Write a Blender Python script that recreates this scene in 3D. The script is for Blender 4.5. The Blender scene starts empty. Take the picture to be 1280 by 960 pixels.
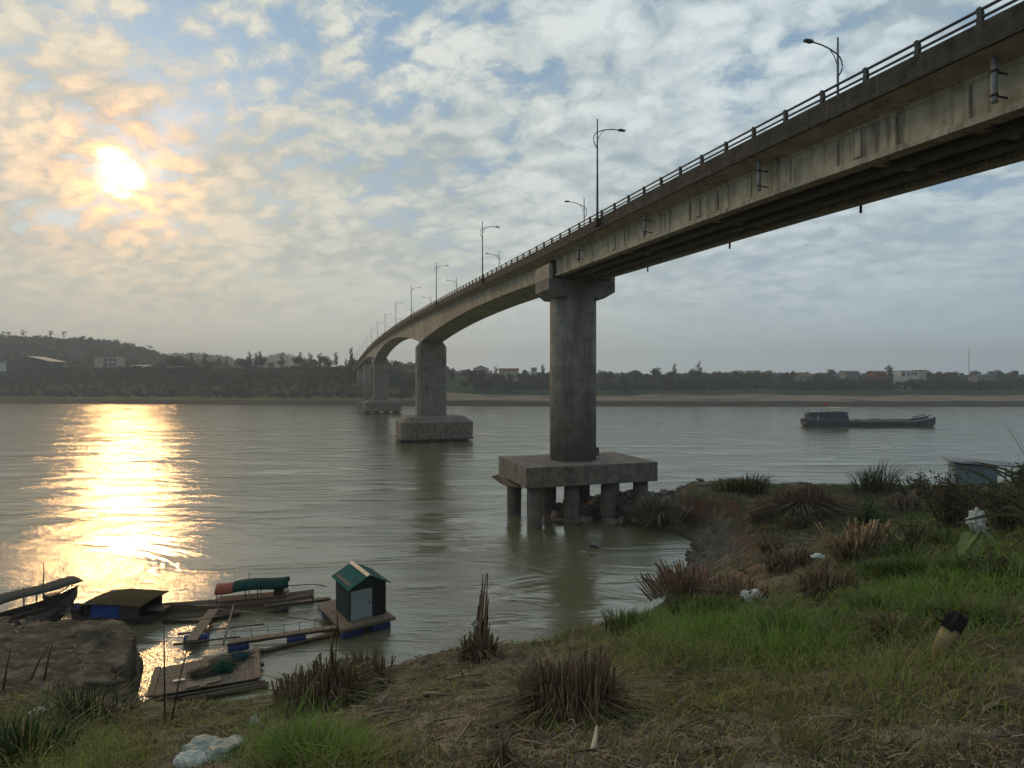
import bpy, math, random
import numpy as np
from mathutils import Vector, Matrix
random.seed(7); rng = np.random.default_rng(7)
S = bpy.context.scene
COL = S.collection
# ------------------------------------------------------------------ camera
F = 720.0; HY = 481.0; CH = 12.0          # focal length and horizon row in photo pixels, eye height above the river
cam_d = bpy.data.cameras.new('camera'); cam = bpy.data.objects.new('camera', cam_d); COL.objects.link(cam)
cam.location = (0, 0, CH); cam.rotation_euler = (math.radians(90), 0, 0)
cam_d.sensor_width = 36; cam_d.lens = 36*F/1280; cam_d.shift_y = (HY-480)/1280
cam_d.clip_start = 0.1; cam_d.clip_end = 12000
S.camera = cam
# ------------------------------------------------------------------ world, sun, exposure
SUN = Vector(((148-640)/F, 1.0, (HY-215)/F)).normalized()
ELEV = math.asin(SUN.z); AZ = math.atan2(SUN.x, SUN.y)
W = bpy.data.worlds.new("World"); S.world = W; W.use_nodes = True
nt = W.node_tree; nt.nodes.clear()
class NG:
    def __init__(s, nt): s.nt = nt
    def n(s, typ, **kw):
        x = s.nt.nodes.new(typ)
        for k, v in kw.items():
            if k.startswith('i_'): x.inputs[k[2:].replace('_', ' ')].default_value = v
            else: setattr(x, k, v)
        return x
    def link(s, a, b): s.nt.links.new(a, b)
    def _in(s, sock, v):
        if isinstance(v, bpy.types.NodeSocket): s.link(v, sock)
        else: sock.default_value = v
    def math(s, op, a, b=None, c=None, clamp=False):
        x = s.n('ShaderNodeMath', operation=op, use_clamp=clamp); s._in(x.inputs[0], a)
        if b is not None: s._in(x.inputs[1], b)
        if c is not None: s._in(x.inputs[2], c)
        return x.outputs[0]
    def rng(s, v, a, b, c=0., d=1., smooth=False):
        x = s.n('ShaderNodeMapRange', interpolation_type='SMOOTHSTEP' if smooth else 'LINEAR')
        s._in(x.inputs[0], v); s._in(x.inputs[1], a); s._in(x.inputs[2], b); s._in(x.inputs[3], c); s._in(x.inputs[4], d)
        return x.outputs[0]
    def mix(s, f, a, b, mode='MIX'):
        x = s.n('ShaderNodeMix', data_type='RGBA', blend_type=mode)
        s._in(x.inputs[0], f)
        for i, v in ((6, a), (7, b)):
            if isinstance(v, tuple) and len(v) == 3: v = (*v, 1)
            s._in(x.inputs[i], v)
        return x.outputs[2]
    def noise(s, vec, scale, detail=4, rough=.5, dist=0., out=0):
        x = s.n('ShaderNodeTexNoise'); s.link(vec, x.inputs['Vector'])
        x.inputs['Scale'].default_value = scale; x.inputs['Detail'].default_value = detail
        x.inputs['Roughness'].default_value = rough; x.inputs['Distortion'].default_value = dist
        return x.outputs[out]
    def mapping(s, vec, sc=(1, 1, 1), loc=(0, 0, 0), rot=(0, 0, 0)):
        x = s.n('ShaderNodeMapping'); s.link(vec, x.inputs[0]); x.inputs[1].default_value = loc; x.inputs[2].default_value = rot; x.inputs[3].default_value = sc
        return x.outputs[0]
g = NG(nt)
tc = g.n('ShaderNodeTexCoord').outputs['Generated']
sky = g.n('ShaderNodeTexSky', sky_type='NISHITA', sun_disc=False, sun_elevation=ELEV, sun_rotation=AZ, altitude=100, air_density=1.2, dust_density=2.0, ozone_density=2.0).outputs[0]
sp = g.n('ShaderNodeSeparateXYZ'); g.link(tc, sp.inputs[0])
zz = g.math('MAXIMUM', sp.outputs[2], 0.0)
den = g.math('ADD', zz, 0.34)
cmb = g.n('ShaderNodeCombineXYZ'); g.link(g.math('DIVIDE', sp.outputs[0], den), cmb.inputs[0]); g.link(g.math('DIVIDE', sp.outputs[1], den), cmb.inputs[1])
uv = g.mapping(cmb.outputs[0], sc=(1.25, 1.5, 1), loc=(3.1, 7.4, 0), rot=(0, 0, math.radians(32)))
wq = g.n('ShaderNodeTexNoise'); g.link(uv, wq.inputs['Vector']); wq.inputs['Scale'].default_value = 4.5; wq.inputs['Detail'].default_value = 5; wq.inputs['Roughness'].default_value = .6
wv_ = g.n('ShaderNodeVectorMath', operation='MULTIPLY_ADD'); g.link(wq.outputs['Color'], wv_.inputs[0]); wv_.inputs[1].default_value = (.17, .17, 0); g.link(uv, wv_.inputs[2]); uw = wv_.outputs[0]
nA = g.noise(uw, 4.4, 10, .62, .0)
nB = g.noise(uv, 0.9, 5, .55, .3)
vo = g.n('ShaderNodeTexVoronoi', feature='SMOOTH_F1'); g.link(g.mapping(uw, sc=(1.0, 1.5, 1), rot=(0, 0, .5)), vo.inputs['Vector']); vo.inputs['Scale'].default_value = 10.5; vo.inputs['Smoothness'].default_value = .45
cell = g.rng(vo.outputs['Distance'], .15, .75, 1., 0.)
nD = g.noise(g.mapping(uw, loc=(4, 1, 2)), 14., 9, .68)
nC = g.math('ADD', g.math('MULTIPLY', nD, .75), g.math('MULTIPLY', cell, .25))
cov = g.math('ADD', g.math('MULTIPLY', nA, .50), g.math('ADD', g.math('MULTIPLY', nB, .50), g.math('MULTIPLY', nC, .36)))
mask = g.rng(cov, 0.525, 0.65, smooth=True)
dotn = g.n('ShaderNodeVectorMath', operation='DOT_PRODUCT'); g.link(tc, dotn.inputs[0]); dotn.inputs[1].default_value = SUN
dot = g.math('MAXIMUM', dotn.outputs['Value'], 0.0)
wide = g.math('POWER', dot, 7.0)
mid = g.math('POWER', dot, 22.0)
blue = g.mix(1.0, sky, (0.50, 0.72, 1.0), 'MULTIPLY')
K = 10.0
def c(r, gg, b, k=1.0): return (r*K*k, gg*K*k, b*K*k, 1)
blue = g.mix(.85, blue, c(.135, .225, .325))
nE = g.noise(g.mapping(uv, loc=(1.3, 5.1, 0)), 1.9, 5, .55, .4)
shade = g.rng(g.math('ADD', g.math('MULTIPLY', nC, .42), g.math('ADD', g.math('MULTIPLY', nA, .34), g.math('MULTIPLY', nE, .42))), .50, .67)
cl_far = g.mix(shade, c(.20, .265, .305), c(.47, .525, .54))
cl_sun = g.mix(shade, c(.25, .285, .28), c(.53, .50, .40))
cloud = g.mix(wide, cl_far, cl_sun)
skyc = g.mix(mask, blue, cloud)
hz = g.math('POWER', 2.718, g.math('MULTIPLY', zz, -4.6))
hz = g.rng(hz, 0, .72, 0., 1., smooth=False)
hcol = g.mix(g.math('POWER', dot, 2.6), c(.27, .35, .40), c(.44, .425, .35))
skyc = g.mix(hz, skyc, hcol)
# glow of the sun in the thin cloud
mod = g.rng(nC, .36, .66, .25, 1.4)
gl = g.mix(1.0, (*[0]*3, 1), c(1, .60, .20), 'ADD')
def add_glow(base, fac, col):
    m = g.n('ShaderNodeVectorMath', operation='SCALE'); m.inputs[0].default_value = col[:3]; g.link(fac, m.inputs['Scale'])
    a = g.n('ShaderNodeVectorMath', operation='ADD'); g.link(base, a.inputs[0]); g.link(m.outputs[0], a.inputs[1]); return a.outputs[0]
# unseen sky overhead and behind is dimmed to cut light on bridge and bank
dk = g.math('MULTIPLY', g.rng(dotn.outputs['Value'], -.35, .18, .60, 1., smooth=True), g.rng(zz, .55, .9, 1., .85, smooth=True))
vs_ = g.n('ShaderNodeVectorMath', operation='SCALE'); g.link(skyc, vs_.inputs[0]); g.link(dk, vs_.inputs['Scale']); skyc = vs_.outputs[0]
skyc = add_glow(skyc, g.math('MULTIPLY', g.math('POWER', dot, 70.0), mod), c(.20, .075, .0))
skyc = add_glow(skyc, g.math('MULTIPLY', g.math('POWER', dot, 420.0), mod), c(.70, .24, .0))
core_d = g.math('ADD', dot, g.math('MULTIPLY', g.math('SUBTRACT', nC, .5), .0020))
skyc = add_glow(skyc, g.rng(core_d, math.cos(math.radians(2.0)), math.cos(math.radians(.7)), smooth=True), c(1.5, 1.15, .55))
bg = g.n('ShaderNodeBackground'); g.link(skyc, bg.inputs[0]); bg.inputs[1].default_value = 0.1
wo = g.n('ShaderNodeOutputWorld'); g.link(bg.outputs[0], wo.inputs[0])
sd = bpy.data.lights.new('sun', 'SUN'); sd.energy = .5; sd.angle = math.radians(4); sd.color = (1.0, .56, .22)
so = bpy.data.objects.new('sun', sd); COL.objects.link(so); so.rotation_euler = SUN.to_track_quat('Z', 'Y').to_euler(); so.location = (-60, 90, 60)
S.view_settings.view_transform = 'Standard'; S.view_settings.look = 'None'; S.view_settings.exposure = 0.68; S.view_settings.gamma = 1
S.cycles.max_bounces = 6; S.cycles.diffuse_bounces = 2; S.cycles.glossy_bounces = 3; S.cycles.transparent_max_bounces = 6
S.cycles.volume_bounces = 0; S.cycles.caustics_reflective = False; S.cycles.caustics_refractive = False
S.cycles.use_denoising = True; S.cycles.sample_clamp_indirect = 4
# ------------------------------------------------------------------ helpers
def tag(o, label=None, cat=None, group=None, kind=None):
    if label: o['label'] = label
    if cat: o['category'] = cat
    if group: o['group'] = group
    if kind: o['kind'] = kind
    return o
def empty(name, loc=(0, 0, 0), rz=0., label=None, cat=None, group=None, parent=None):
    o = bpy.data.objects.new(name, None); COL.objects.link(o); o.location = loc; o.rotation_euler = (0, 0, rz); o.empty_display_size = .2
    if parent: o.parent = parent
    return tag(o, label, cat, group)
def copy_tree(o, parent=None):
    c_ = o.copy(); COL.objects.link(c_); c_.parent = parent
    for ch in [x for x in bpy.data.objects if x.parent == o]: copy_tree(ch, c_)
    return c_
class MB:
    def __init__(s): s.v = []; s.f = []; s.sm = []
    def add(s, vs, fs, smooth=False):
        b = len(s.v); s.v.extend([tuple(map(float, p)) for p in vs]); s.f.extend([tuple(int(i)+b for i in f) for f in fs]); s.sm.extend([smooth]*len(fs))
    def box(s, c_, d, rz=0., tilt=(0, 0)):
        M = Matrix.Translation(c_) @ Matrix.Rotation(rz, 4, 'Z') @ Matrix.Rotation(tilt[0], 4, 'X') @ Matrix.Rotation(tilt[1], 4, 'Y')
        vs = [M @ Vector((x*d[0]/2, y*d[1]/2, z*d[2]/2)) for x in (-1, 1) for y in (-1, 1) for z in (-1, 1)]
        s.add(vs, [(0, 1, 3, 2), (4, 6, 7, 5), (0, 4, 5, 1), (2, 3, 7, 6), (0, 2, 6, 4), (1, 5, 7, 3)]); return s
    def bar(s, a, b, w, h):            # squared beam between two points
        a = Vector(a); b = Vector(b); d = b-a; q = d.to_track_quat('X', 'Z').to_matrix().to_4x4()
        M = Matrix.Translation((a+b)/2) @ q; L = d.length
        vs = [M @ Vector((x*L/2, y*w/2, z*h/2)) for x in (-1, 1) for y in (-1, 1) for z in (-1, 1)]
        s.add(vs, [(0, 1, 3, 2), (4, 6, 7, 5), (0, 4, 5, 1), (2, 3, 7, 6), (0, 2, 6, 4), (1, 5, 7, 3)]); return s
    def tube(s, pts, r, n=8, caps=True, smooth=True):
        pts = [Vector(p) for p in pts]; rs = r if isinstance(r, (list, tuple)) else [r]*len(pts)
        vs = []; fs = []
        up = Vector((0, 0, 1))
        for i, p in enumerate(pts):
            d = (pts[min(i+1, len(pts)-1)]-pts[max(i-1, 0)]).normalized()
            u = d.cross(up)
            if u.length < .05: u = d.cross(Vector((1, 0, 0)))
            u.normalize(); v = d.cross(u)
            for k in range(n):
                a = 2*math.pi*k/n; vs.append(p+(u*math.cos(a)+v*math.sin(a))*rs[i])
        for i in range(len(pts)-1):
            for k in range(n): fs.append((i*n+k, i*n+(k+1) % n, (i+1)*n+(k+1) % n, (i+1)*n+k))
        s.add(vs, fs, smooth)
        if caps: s.add(vs[:n], [tuple(range(n))]); s.add(vs[-n:], [tuple(range(n))[::-1]])
        return s
    def prism(s, poly, axis, a, b):    # polygon in the two other axes, extruded along axis from a to b
        def P(p, t):
            if axis == 'y': return (p[0], t, p[1])
            if axis == 'x': return (t, p[0], p[1])
            return (p[0], p[1], t)
        n = len(poly); vs = [P(p, a) for p in poly]+[P(p, b) for p in poly]
        s.add(vs, [tuple(range(n))[::-1], tuple(range(n, 2*n))]+[(i, (i+1) % n, n+(i+1) % n, n+i) for i in range(n)]); return s
    def sweep(s, secs, smooth=False):  # list of rings (same count), closed, capped
        n = len(secs[0]); vs = [p for r in secs for p in r]; fs = []
        for i in range(len(secs)-1):
            for k in range(n): fs.append((i*n+k, i*n+(k+1) % n, (i+1)*n+(k+1) % n, (i+1)*n+k))
        s.add(vs, fs, smooth); s.add(secs[0], [tuple(range(n))[::-1]]); s.add(secs[-1], [tuple(range(n))]); return s
    def build(s, name, mat, parent=None, bevel=0., loc=None):
        me = bpy.data.meshes.new(name); me.from_pydata(s.v, [], s.f); me.polygons.foreach_set('use_smooth', s.sm); me.update()
        import bmesh
        bm = bmesh.new(); bm.from_mesh(me); bmesh.ops.remove_doubles(bm, verts=bm.verts, dist=1e-5) if len(s.v) < 20000 else None
        bmesh.ops.recalc_face_normals(bm, faces=bm.faces); bm.to_mesh(me); bm.free()
        o = bpy.data.objects.new(name, me); COL.objects.link(o); me.materials.append(mat)
        if parent: o.parent = parent
        if loc: o.location = loc
        if bevel:
            m = o.modifiers.new('bevel', 'BEVEL'); m.width = bevel; m.segments = 1; m.limit_method = 'ANGLE'; m.angle_limit = math.radians(50)
        return o
def np_mesh(name, V, Fc, mat, col=None, smooth=False, parent=None):
    """V (n,3); Fc (m,k) faces of one size; col (n,3) point colours"""
    me = bpy.data.meshes.new(name); V = np.asarray(V, np.float32); Fc = np.asarray(Fc, np.int32)
    me.vertices.add(len(V)); me.vertices.foreach_set('co', V.ravel())
    k = Fc.shape[1]; me.loops.add(Fc.size); me.loops.foreach_set('vertex_index', Fc.ravel())
    me.polygons.add(len(Fc)); me.polygons.foreach_set('loop_start', np.arange(0, Fc.size, k, dtype=np.int32)); me.polygons.foreach_set('loop_total', np.full(len(Fc), k, np.int32))
    me.polygons.foreach_set('use_smooth', np.full(len(Fc), smooth))
    if col is not None:
        a = me.color_attributes.new('Col', 'FLOAT_COLOR', 'POINT'); cc = np.ones((len(V), 4), np.float32); cc[:, :3] = col; a.data.foreach_set('color', cc.ravel())
    me.update(); me.validate()
    o = bpy.data.objects.new(name, me); COL.objects.link(o); me.materials.append(mat)
    if parent: o.parent = parent
    return o
def _h(ix, iy, seed):
    n = (ix.astype(np.int64)*374761393+iy.astype(np.int64)*668265263+seed*2147483647) & 0x7fffffff
    n = ((n ^ (n >> 13))*1274126177) & 0x7fffffff
    return ((n ^ (n >> 16)) & 0xffff)/65535.0
def vnoise(x, y, seed=0):
    ix = np.floor(x); iy = np.floor(y); fx = x-ix; fy = y-iy; fx = fx*fx*(3-2*fx); fy = fy*fy*(3-2*fy)
    a = _h(ix, iy, seed); b = _h(ix+1, iy, seed); c_ = _h(ix, iy+1, seed); d = _h(ix+1, iy+1, seed)
    return (a*(1-fx)+b*fx)*(1-fy)+(c_*(1-fx)+d*fx)*fy
def fbm(x, y, o=4, seed=0):
    r = 0; a = .5
    for i in range(o): r = r+a*(vnoise(x, y, seed+i)-.5); x = x*2.03+17.1; y = y*2.03+9.7; a *= .5
    return r
def sstep(x, a, b): t = np.clip((x-a)/(b-a), 0, 1); return t*t*(3-2*t)
# ------------------------------------------------------------------ materials
def mat(name, base, rough=.8, var=None, scale=3., bump=.0, bscale=20., streak=None, spec=.4, metal=0., attr=False, stretch=(1, 1, 1), joints=None, backlit=0.):
    m = bpy.data.materials.new(name); m.use_nodes = True; q = NG(m.node_tree); b = m.node_tree.nodes['Principled BSDF']
    b.inputs['Roughness'].default_value = rough; b.inputs['Metallic'].default_value = metal; b.inputs['Specular IOR Level'].default_value = spec
    oc = q.n('ShaderNodeTexCoord').outputs['Object']
    if attr: colr = q.n('ShaderNodeVertexColor', layer_name='Col').outputs[0]
    else:
        rg = q.n('ShaderNodeRGB'); rg.outputs[0].default_value = (*base, 1); colr = rg.outputs[0]
    if var is not None:
        f = q.rng(q.noise(q.mapping(oc, stretch), scale, 6, .62), .35, .65)
        colr = q.mix(f, colr, var)
    if streak is not None:             # (colour, amount, along-scale)
        f = q.rng(q.noise(q.mapping(oc, (streak[2], streak[2], streak[2]*.07)), 1.0, 5, .6), .48, .72)
        f2 = q.rng(q.noise(oc, .35, 3), .35, .6)
        colr = q.mix(q.math('MULTIPLY', q.math('MULTIPLY', f, f2), streak[1]), colr, streak[0])
    if joints is not None:             # (axis, spacing, width, darkness)
        s3 = q.n('ShaderNodeSeparateXYZ'); q.link(oc, s3.inputs[0])
        fr = q.math('FRACT', q.math('DIVIDE', q.math('ADD', s3.outputs[joints[0]], 500.), joints[1]))
        ln = q.math('LESS_THAN', fr, joints[2]/joints[1])
        colr = q.mix(q.math('MULTIPLY', ln, joints[3]), colr, (.03, .028, .025))
        wob = q.n('ShaderNodeTexWhiteNoise', noise_dimensions='1D'); q.link(q.math('FLOOR', q.math('DIVIDE', q.math('ADD', s3.outputs[joints[0]], 500.), joints[1])), wob.inputs['W'])
        colr = q.mix(q.rng(wob.outputs[0], 0, 1, 0, .28), colr, (.12, .115, .10))
    q.link(colr, b.inputs['Base Color'])
    if bump:
        bn = q.n('ShaderNodeBump'); bn.inputs['Strength'].default_value = bump; bn.inputs['Distance'].default_value = .05
        q.link(q.noise(q.mapping(oc, stretch), bscale, 6, .65), bn.inputs['Height']); q.link(bn.outputs[0], b.inputs['Normal'])
    if backlit:
        tr = q.n('ShaderNodeBsdfTranslucent'); q.link(colr, tr.inputs[0]); mx = q.n('ShaderNodeMixShader'); mx.inputs[0].default_value = backlit
        q.link(b.outputs[0], mx.inputs[1]); q.link(tr.outputs[0], mx.inputs[2]); q.link(mx.outputs[0], m.node_tree.nodes['Material Output'].inputs[0])
    return m
M_conc = mat('concrete', (.52, .47, .37), .85, (.34, .30, .225), 1.3, .7, 7, ((.075, .062, .045), 1., 4.2))
M_seg = mat('concrete_segments', (.50, .45, .35), .85, (.31, .275, .205), 1.0, .6, 5, ((.085, .07, .05), 1., 2.4), joints=(1, 3.6, .10, .75))
M_pier = mat('pier_concrete', (.29, .275, .235), .85, (.17, .16, .135), .9, .6, 6, ((.075, .068, .055), .85, 2.8), joints=(2, 2.4, .05, .45))
M_foot = mat('footing_concrete', (.25, .225, .185), .9, (.12, .11, .09), 1.4, .8, 6, ((.05, .046, .036), .9, 3.0))
M_pile = mat('pile_concrete', (.20, .19, .155), .9, (.11, .105, .085), 1.2, .7, 6, ((.05, .05, .04), .8, 2.5), joints=(2, 1.3, .05, .6))
M_shadeconc = mat('shade_tinted_concrete', (.16, .14, .11), .9, (.10, .09, .07), 1.2, .5, 6)  # inner girders: same concrete with the underside shade put into its colour
M_moss = mat('mossy_parapet', (.07, .063, .049), .9, (.026, .024, .019), 2.2, .8, 9, ((.16, .14, .105), .7, 4.5))
M_rail = mat('dark_rail_paint', (.05, .065, .085), .5, (.035, .04, .05), 8)
M_post = mat('rail_post', (.08, .085, .08), .8, (.06, .06, .055), 5, .4)
M_pipe = mat('drain_pipe', (.30, .32, .33), .6, (.18, .18, .17), 5)
M_iron = mat('rusted_bracket', (.05, .035, .025), .8, (.03, .025, .02), 9)
M_asph = mat('asphalt', (.05, .05, .05), .9, (.07, .07, .068), 5, .4, 30)
M_lamp = mat('lamp_pole_paint', (.13, .15, .17), .45, (.09, .10, .11), 3, metal=.3)
M_wood = mat('weathered_plank', (.26, .20, .14), .85, (.12, .09, .06), 4, .5, 18, stretch=(6, .5, 3))
M_woodd = mat('wet_dark_wood', (.085, .065, .045), .7, (.04, .03, .022), 4, .5, 14)
M_hull = mat('tarred_hull', (.045, .042, .038), .6, (.075, .065, .05), 2.5, .3)
M_blue = mat('blue_drum', (.015, .05, .22), .45, (.01, .03, .12), 3)
M_tarpb = mat('blue_tarp', (.02, .09, .38), .7, (.015, .06, .24), 2, .4, 7)
M_tarpg = mat('green_tarp', (.012, .065, .058), .9, (.012, .04, .035), 3, .5, 6, spec=.08)
M_tarpr = mat('faded_red_tarp', (.36, .085, .05), .85, (.20, .05, .03), 5, .5, 8)
M_tin = mat('green_tin', (.012, .12, .105), .85, (.02, .08, .065), 2, 0, spec=.1)
M_ridge = mat('ridge_cap', (.55, .48, .36), .5, (.4, .34, .26), 4)
M_door = mat('pale_door', (.36, .42, .45), .6, (.28, .33, .36), 3)
M_wall = mat('dark_hut_wall', (.03, .045, .045), .7, (.02, .03, .03), 3)
M_olive = mat('olive_roof', (.05, .045, .016), .9, (.03, .027, .012), 4, .5, spec=.1)
M_net = mat('green_net', (.01, .10, .055), .9, (.006, .05, .03), 12, 1., 25)
M_netb = mat('teal_net', (.01, .09, .10), .9, (.006, .05, .06), 12, 1., 25)
M_netd = mat('brown_net', (.10, .075, .05), .9, (.05, .035, .025), 12, 1., 25)
M_rope = mat('rope', (.14, .12, .09), .9)
M_bag = mat('white_plastic', (.72, .74, .70), .35, (.50, .56, .50), 6, .6, 12, backlit=.25)
M_bagg = mat('dirty_plastic', (.48, .54, .48), .35, (.20, .26, .22), 7, .8, 9, backlit=.25)
M_stub = mat('cut_reed', (.11, .07, .042), .9, (.20, .135, .08), 9, attr=True)
M_stick = mat('bleached_stick', (.25, .20, .14), .85, (.15, .115, .08), 6, .3)
M_stickd = mat('brown_stick', (.12, .09, .06), .85, (.06, .045, .03), 6, .3)
M_bamb = mat('bamboo', (.24, .19, .075), .6, (.15, .12, .045), 6)
M_burn = mat('charred_wood', (.012, .011, .01), .95, (.03, .025, .02), 10, .8)
M_rock = mat('riprap_stone', (.20, .19, .165), .9, (.11, .10, .09), 2.5, .8, 6)
M_leaf = mat('leaf', (.1, .1, .1), .6, attr=True, backlit=.35, spec=.25)
M_straw = mat('straw', (.1, .1, .1), .85, attr=True, backlit=.15, spec=.2)
M_bark = mat('bark', (.10, .08, .06), .9, (.06, .05, .04), 3)
M_white = mat('white_render', (.62, .61, .57), .8, (.48, .47, .43), .5)
M_cream = mat('cream_render', (.46, .43, .36), .8, (.34, .31, .26), .5)
M_glass = mat('dark_window', (.03, .035, .04), .25)
M_redroof = mat('red_roof', (.22, .08, .05), .8, (.15, .06, .04), 1)
M_greyroof = mat('grey_roof', (.22, .23, .24), .7, (.14, .15, .16), .6)
M_tinroof = mat('bright_tin_roof', (.50, .46, .38), .75, (.36, .34, .30), .6, metal=.3)
M_steelb = mat('barge_steel', (.035, .05, .075), .6, (.055, .05, .045), .6, .3)
M_cabin = mat('barge_cabin_paint', (.05, .09, .15), .6, (.035, .05, .08), .8)
M_cargo = mat('barge_cargo_sand', (.10, .095, .08), .9, (.07, .065, .055), 1)
M_red = mat('flag_red', (.5, .03, .02), .7)
M_shedb = mat('blue_grey_sheet', (.16, .23, .27), .6, (.11, .15, .18), 1.5)

# ------------------------------------------------------------------ ground heightfield of the near bank
def PX(px, py, Y): return ((px-640)/F*Y, Y, CH-(py-HY)/F*Y)
ctl = []
def cp(px, py, Y): X, Y, z = PX(px, py, Y); ctl.append((px/260., math.log(Y)*1.9, z))
def cz(px, Y, z): ctl.append((px/260., math.log(Y)*1.9, z))
for a in [(-250, 1100, 5), (0, 960, 7), (200, 960, 5.2), (400, 960, 3.7), (640, 960, 2.95), (900, 960, 2.8), (1280, 960, 2.8), (1500, 960, 2.8),
          (0, 905, 11), (130, 905, 11), (250, 905, 9.5), (70, 868, 16), (150, 880, 18.5), (240, 886, 18.0), (330, 876, 19.5), (400, 880, 12), (300, 925, 6.8), (440, 850, 17), (485, 833, 22), (540, 822, 23.5), (600, 808, 24.5),
          (600, 862, 9), (600, 832, 15), (500, 900, 6), (560, 930, 4), (710, 905, 4.5), (710, 870, 6.2), (700, 830, 10.5), (690, 806, 16), (700, 796, 20), (640, 808, 20),
          (760, 780, 20), (820, 768, 21), (850, 800, 10), (800, 850, 6.5), (900, 900, 4.2), (880, 758, 20), (900, 790, 10), (950, 728, 23), (1000, 780, 9.5), (1000, 850, 5.8),
          (1000, 715, 22), (1060, 700, 20), (1100, 740, 12), (1200, 680, 17), (1200, 750, 8.8), (1200, 850, 4.8), (1280, 700, 13), (1280, 780, 7), (1280, 640, 28), (1400, 640, 28), (1400, 780, 7), (1150, 650, 27), (1050, 668, 30), (1400, 700, 14)]: cp(*a)
for a in [(-700, 22, 1.1), (-300, 22, 1.0), (0, 21.5, .95), (90, 22, .95), (150, 23.6, 1.3), (150, 25.0, 1.25), (0, 25.4, 1.1), (110, 25.4, 1.15), (-300, 26, 1.1),
          (1000, 33, 2.7), (1100, 36, 3.2), (1280, 40, 3.4), (1400, 40, 3.4), (950, 36.5, 2.1), (1000, 42, 2.5), (1000, 50, 2.5), (950, 45, 2.35), (1100, 45, 2.7), (1280, 50, 2.9), (1400, 50, 2.9),
          (1100, 55, 2.5), (1000, 56, 2.4), (940, 56, 2.3), (1280, 57, 2.5), (1400, 57, 2.5), (880, 55, 2.1), (840, 55, 1.7), (860, 50, 1.4), (915, 49.5, 2.4), (900, 40, .7), (870, 41, .35),
          (875, 36, .75), (900, 34, 1.2), (850, 32.5, .5), (920, 32, 2.2), (780, 54, 1.5), (730, 55, 1.0), (800, 52, 1.3), (690, 55, .2), (790, 50.6, .25), (840, 47.3, .15), (870, 45, .4), (900, 45, 1.4),
          # drowned ground
          (1100, 66, -1.5), (1400, 66, -1.5), (960, 66, -1.5), (880, 62, -1.0), (780, 61, -1.5), (690, 60, -1.5), (640, 54, -2), (640, 48, -2), (740, 48, -1.2), (790, 44, -1.2), (820, 39, -1.2), (800, 34, -1.3),
          (740, 31, -1.5), (700, 28, -1), (640, 30, -1.5), (560, 29, -1.2), (480, 27, -1.0), (400, 24, -1.0), (330, 23.2, -.9), (250, 22, -.8), (190, 23, -1.0), (215, 27, -1.5), (180, 28, -1.5), (120, 28.6, -1.3), (0, 29, -1.4), (-300, 30, -1.5), (-700, 26, -1.5),
          (300, 34, -2), (500, 36, -2), (0, 36, -2.5), (700, 40, -2.5), (600, 70, -3), (900, 80, -3), (1400, 80, -3), (300, 70, -3), (-300, 70, -3), (-700, 40, -3), (-700, 70, -3), (2000, 40, 4), (2000, 60, 3), (2000, 20, 8), (2000, 70, -2)]: cz(*a)
for px_ in (-900, -300, 100, 640, 1000, 1500, 2200): cz(px_, 1.2, 10.3+.1*math.sin(px_)); cz(px_, .7, 10.4)
ctl = np.array(ctl)
D = np.sqrt(((ctl[:, None, :2]-ctl[None, :, :2])**2).sum(-1)+.02)
n_ = len(ctl); A = np.zeros((n_+3, n_+3)); A[:n_, :n_] = -D; A[:n_, n_] = 1; A[:n_, n_+1:] = ctl[:, :2]; A[n_, :n_] = 1; A[n_+1:, :n_] = ctl[:, :2].T
A[:n_, :n_] += np.eye(n_)*.006
Wt = np.linalg.solve(A, np.concatenate([ctl[:, 2], np.zeros(3)]))
def led_rough(X, Y, lp):
    w = (lp < 190)*(Y > 18.5)*(Y < 28); return w*(-.22*sstep(-np.abs(fbm(X*.8+Y*.25, Y*2.6, 4, 301)), -.035, 0)+.18*fbm(X*5, Y*7, 4, 303))
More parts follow.
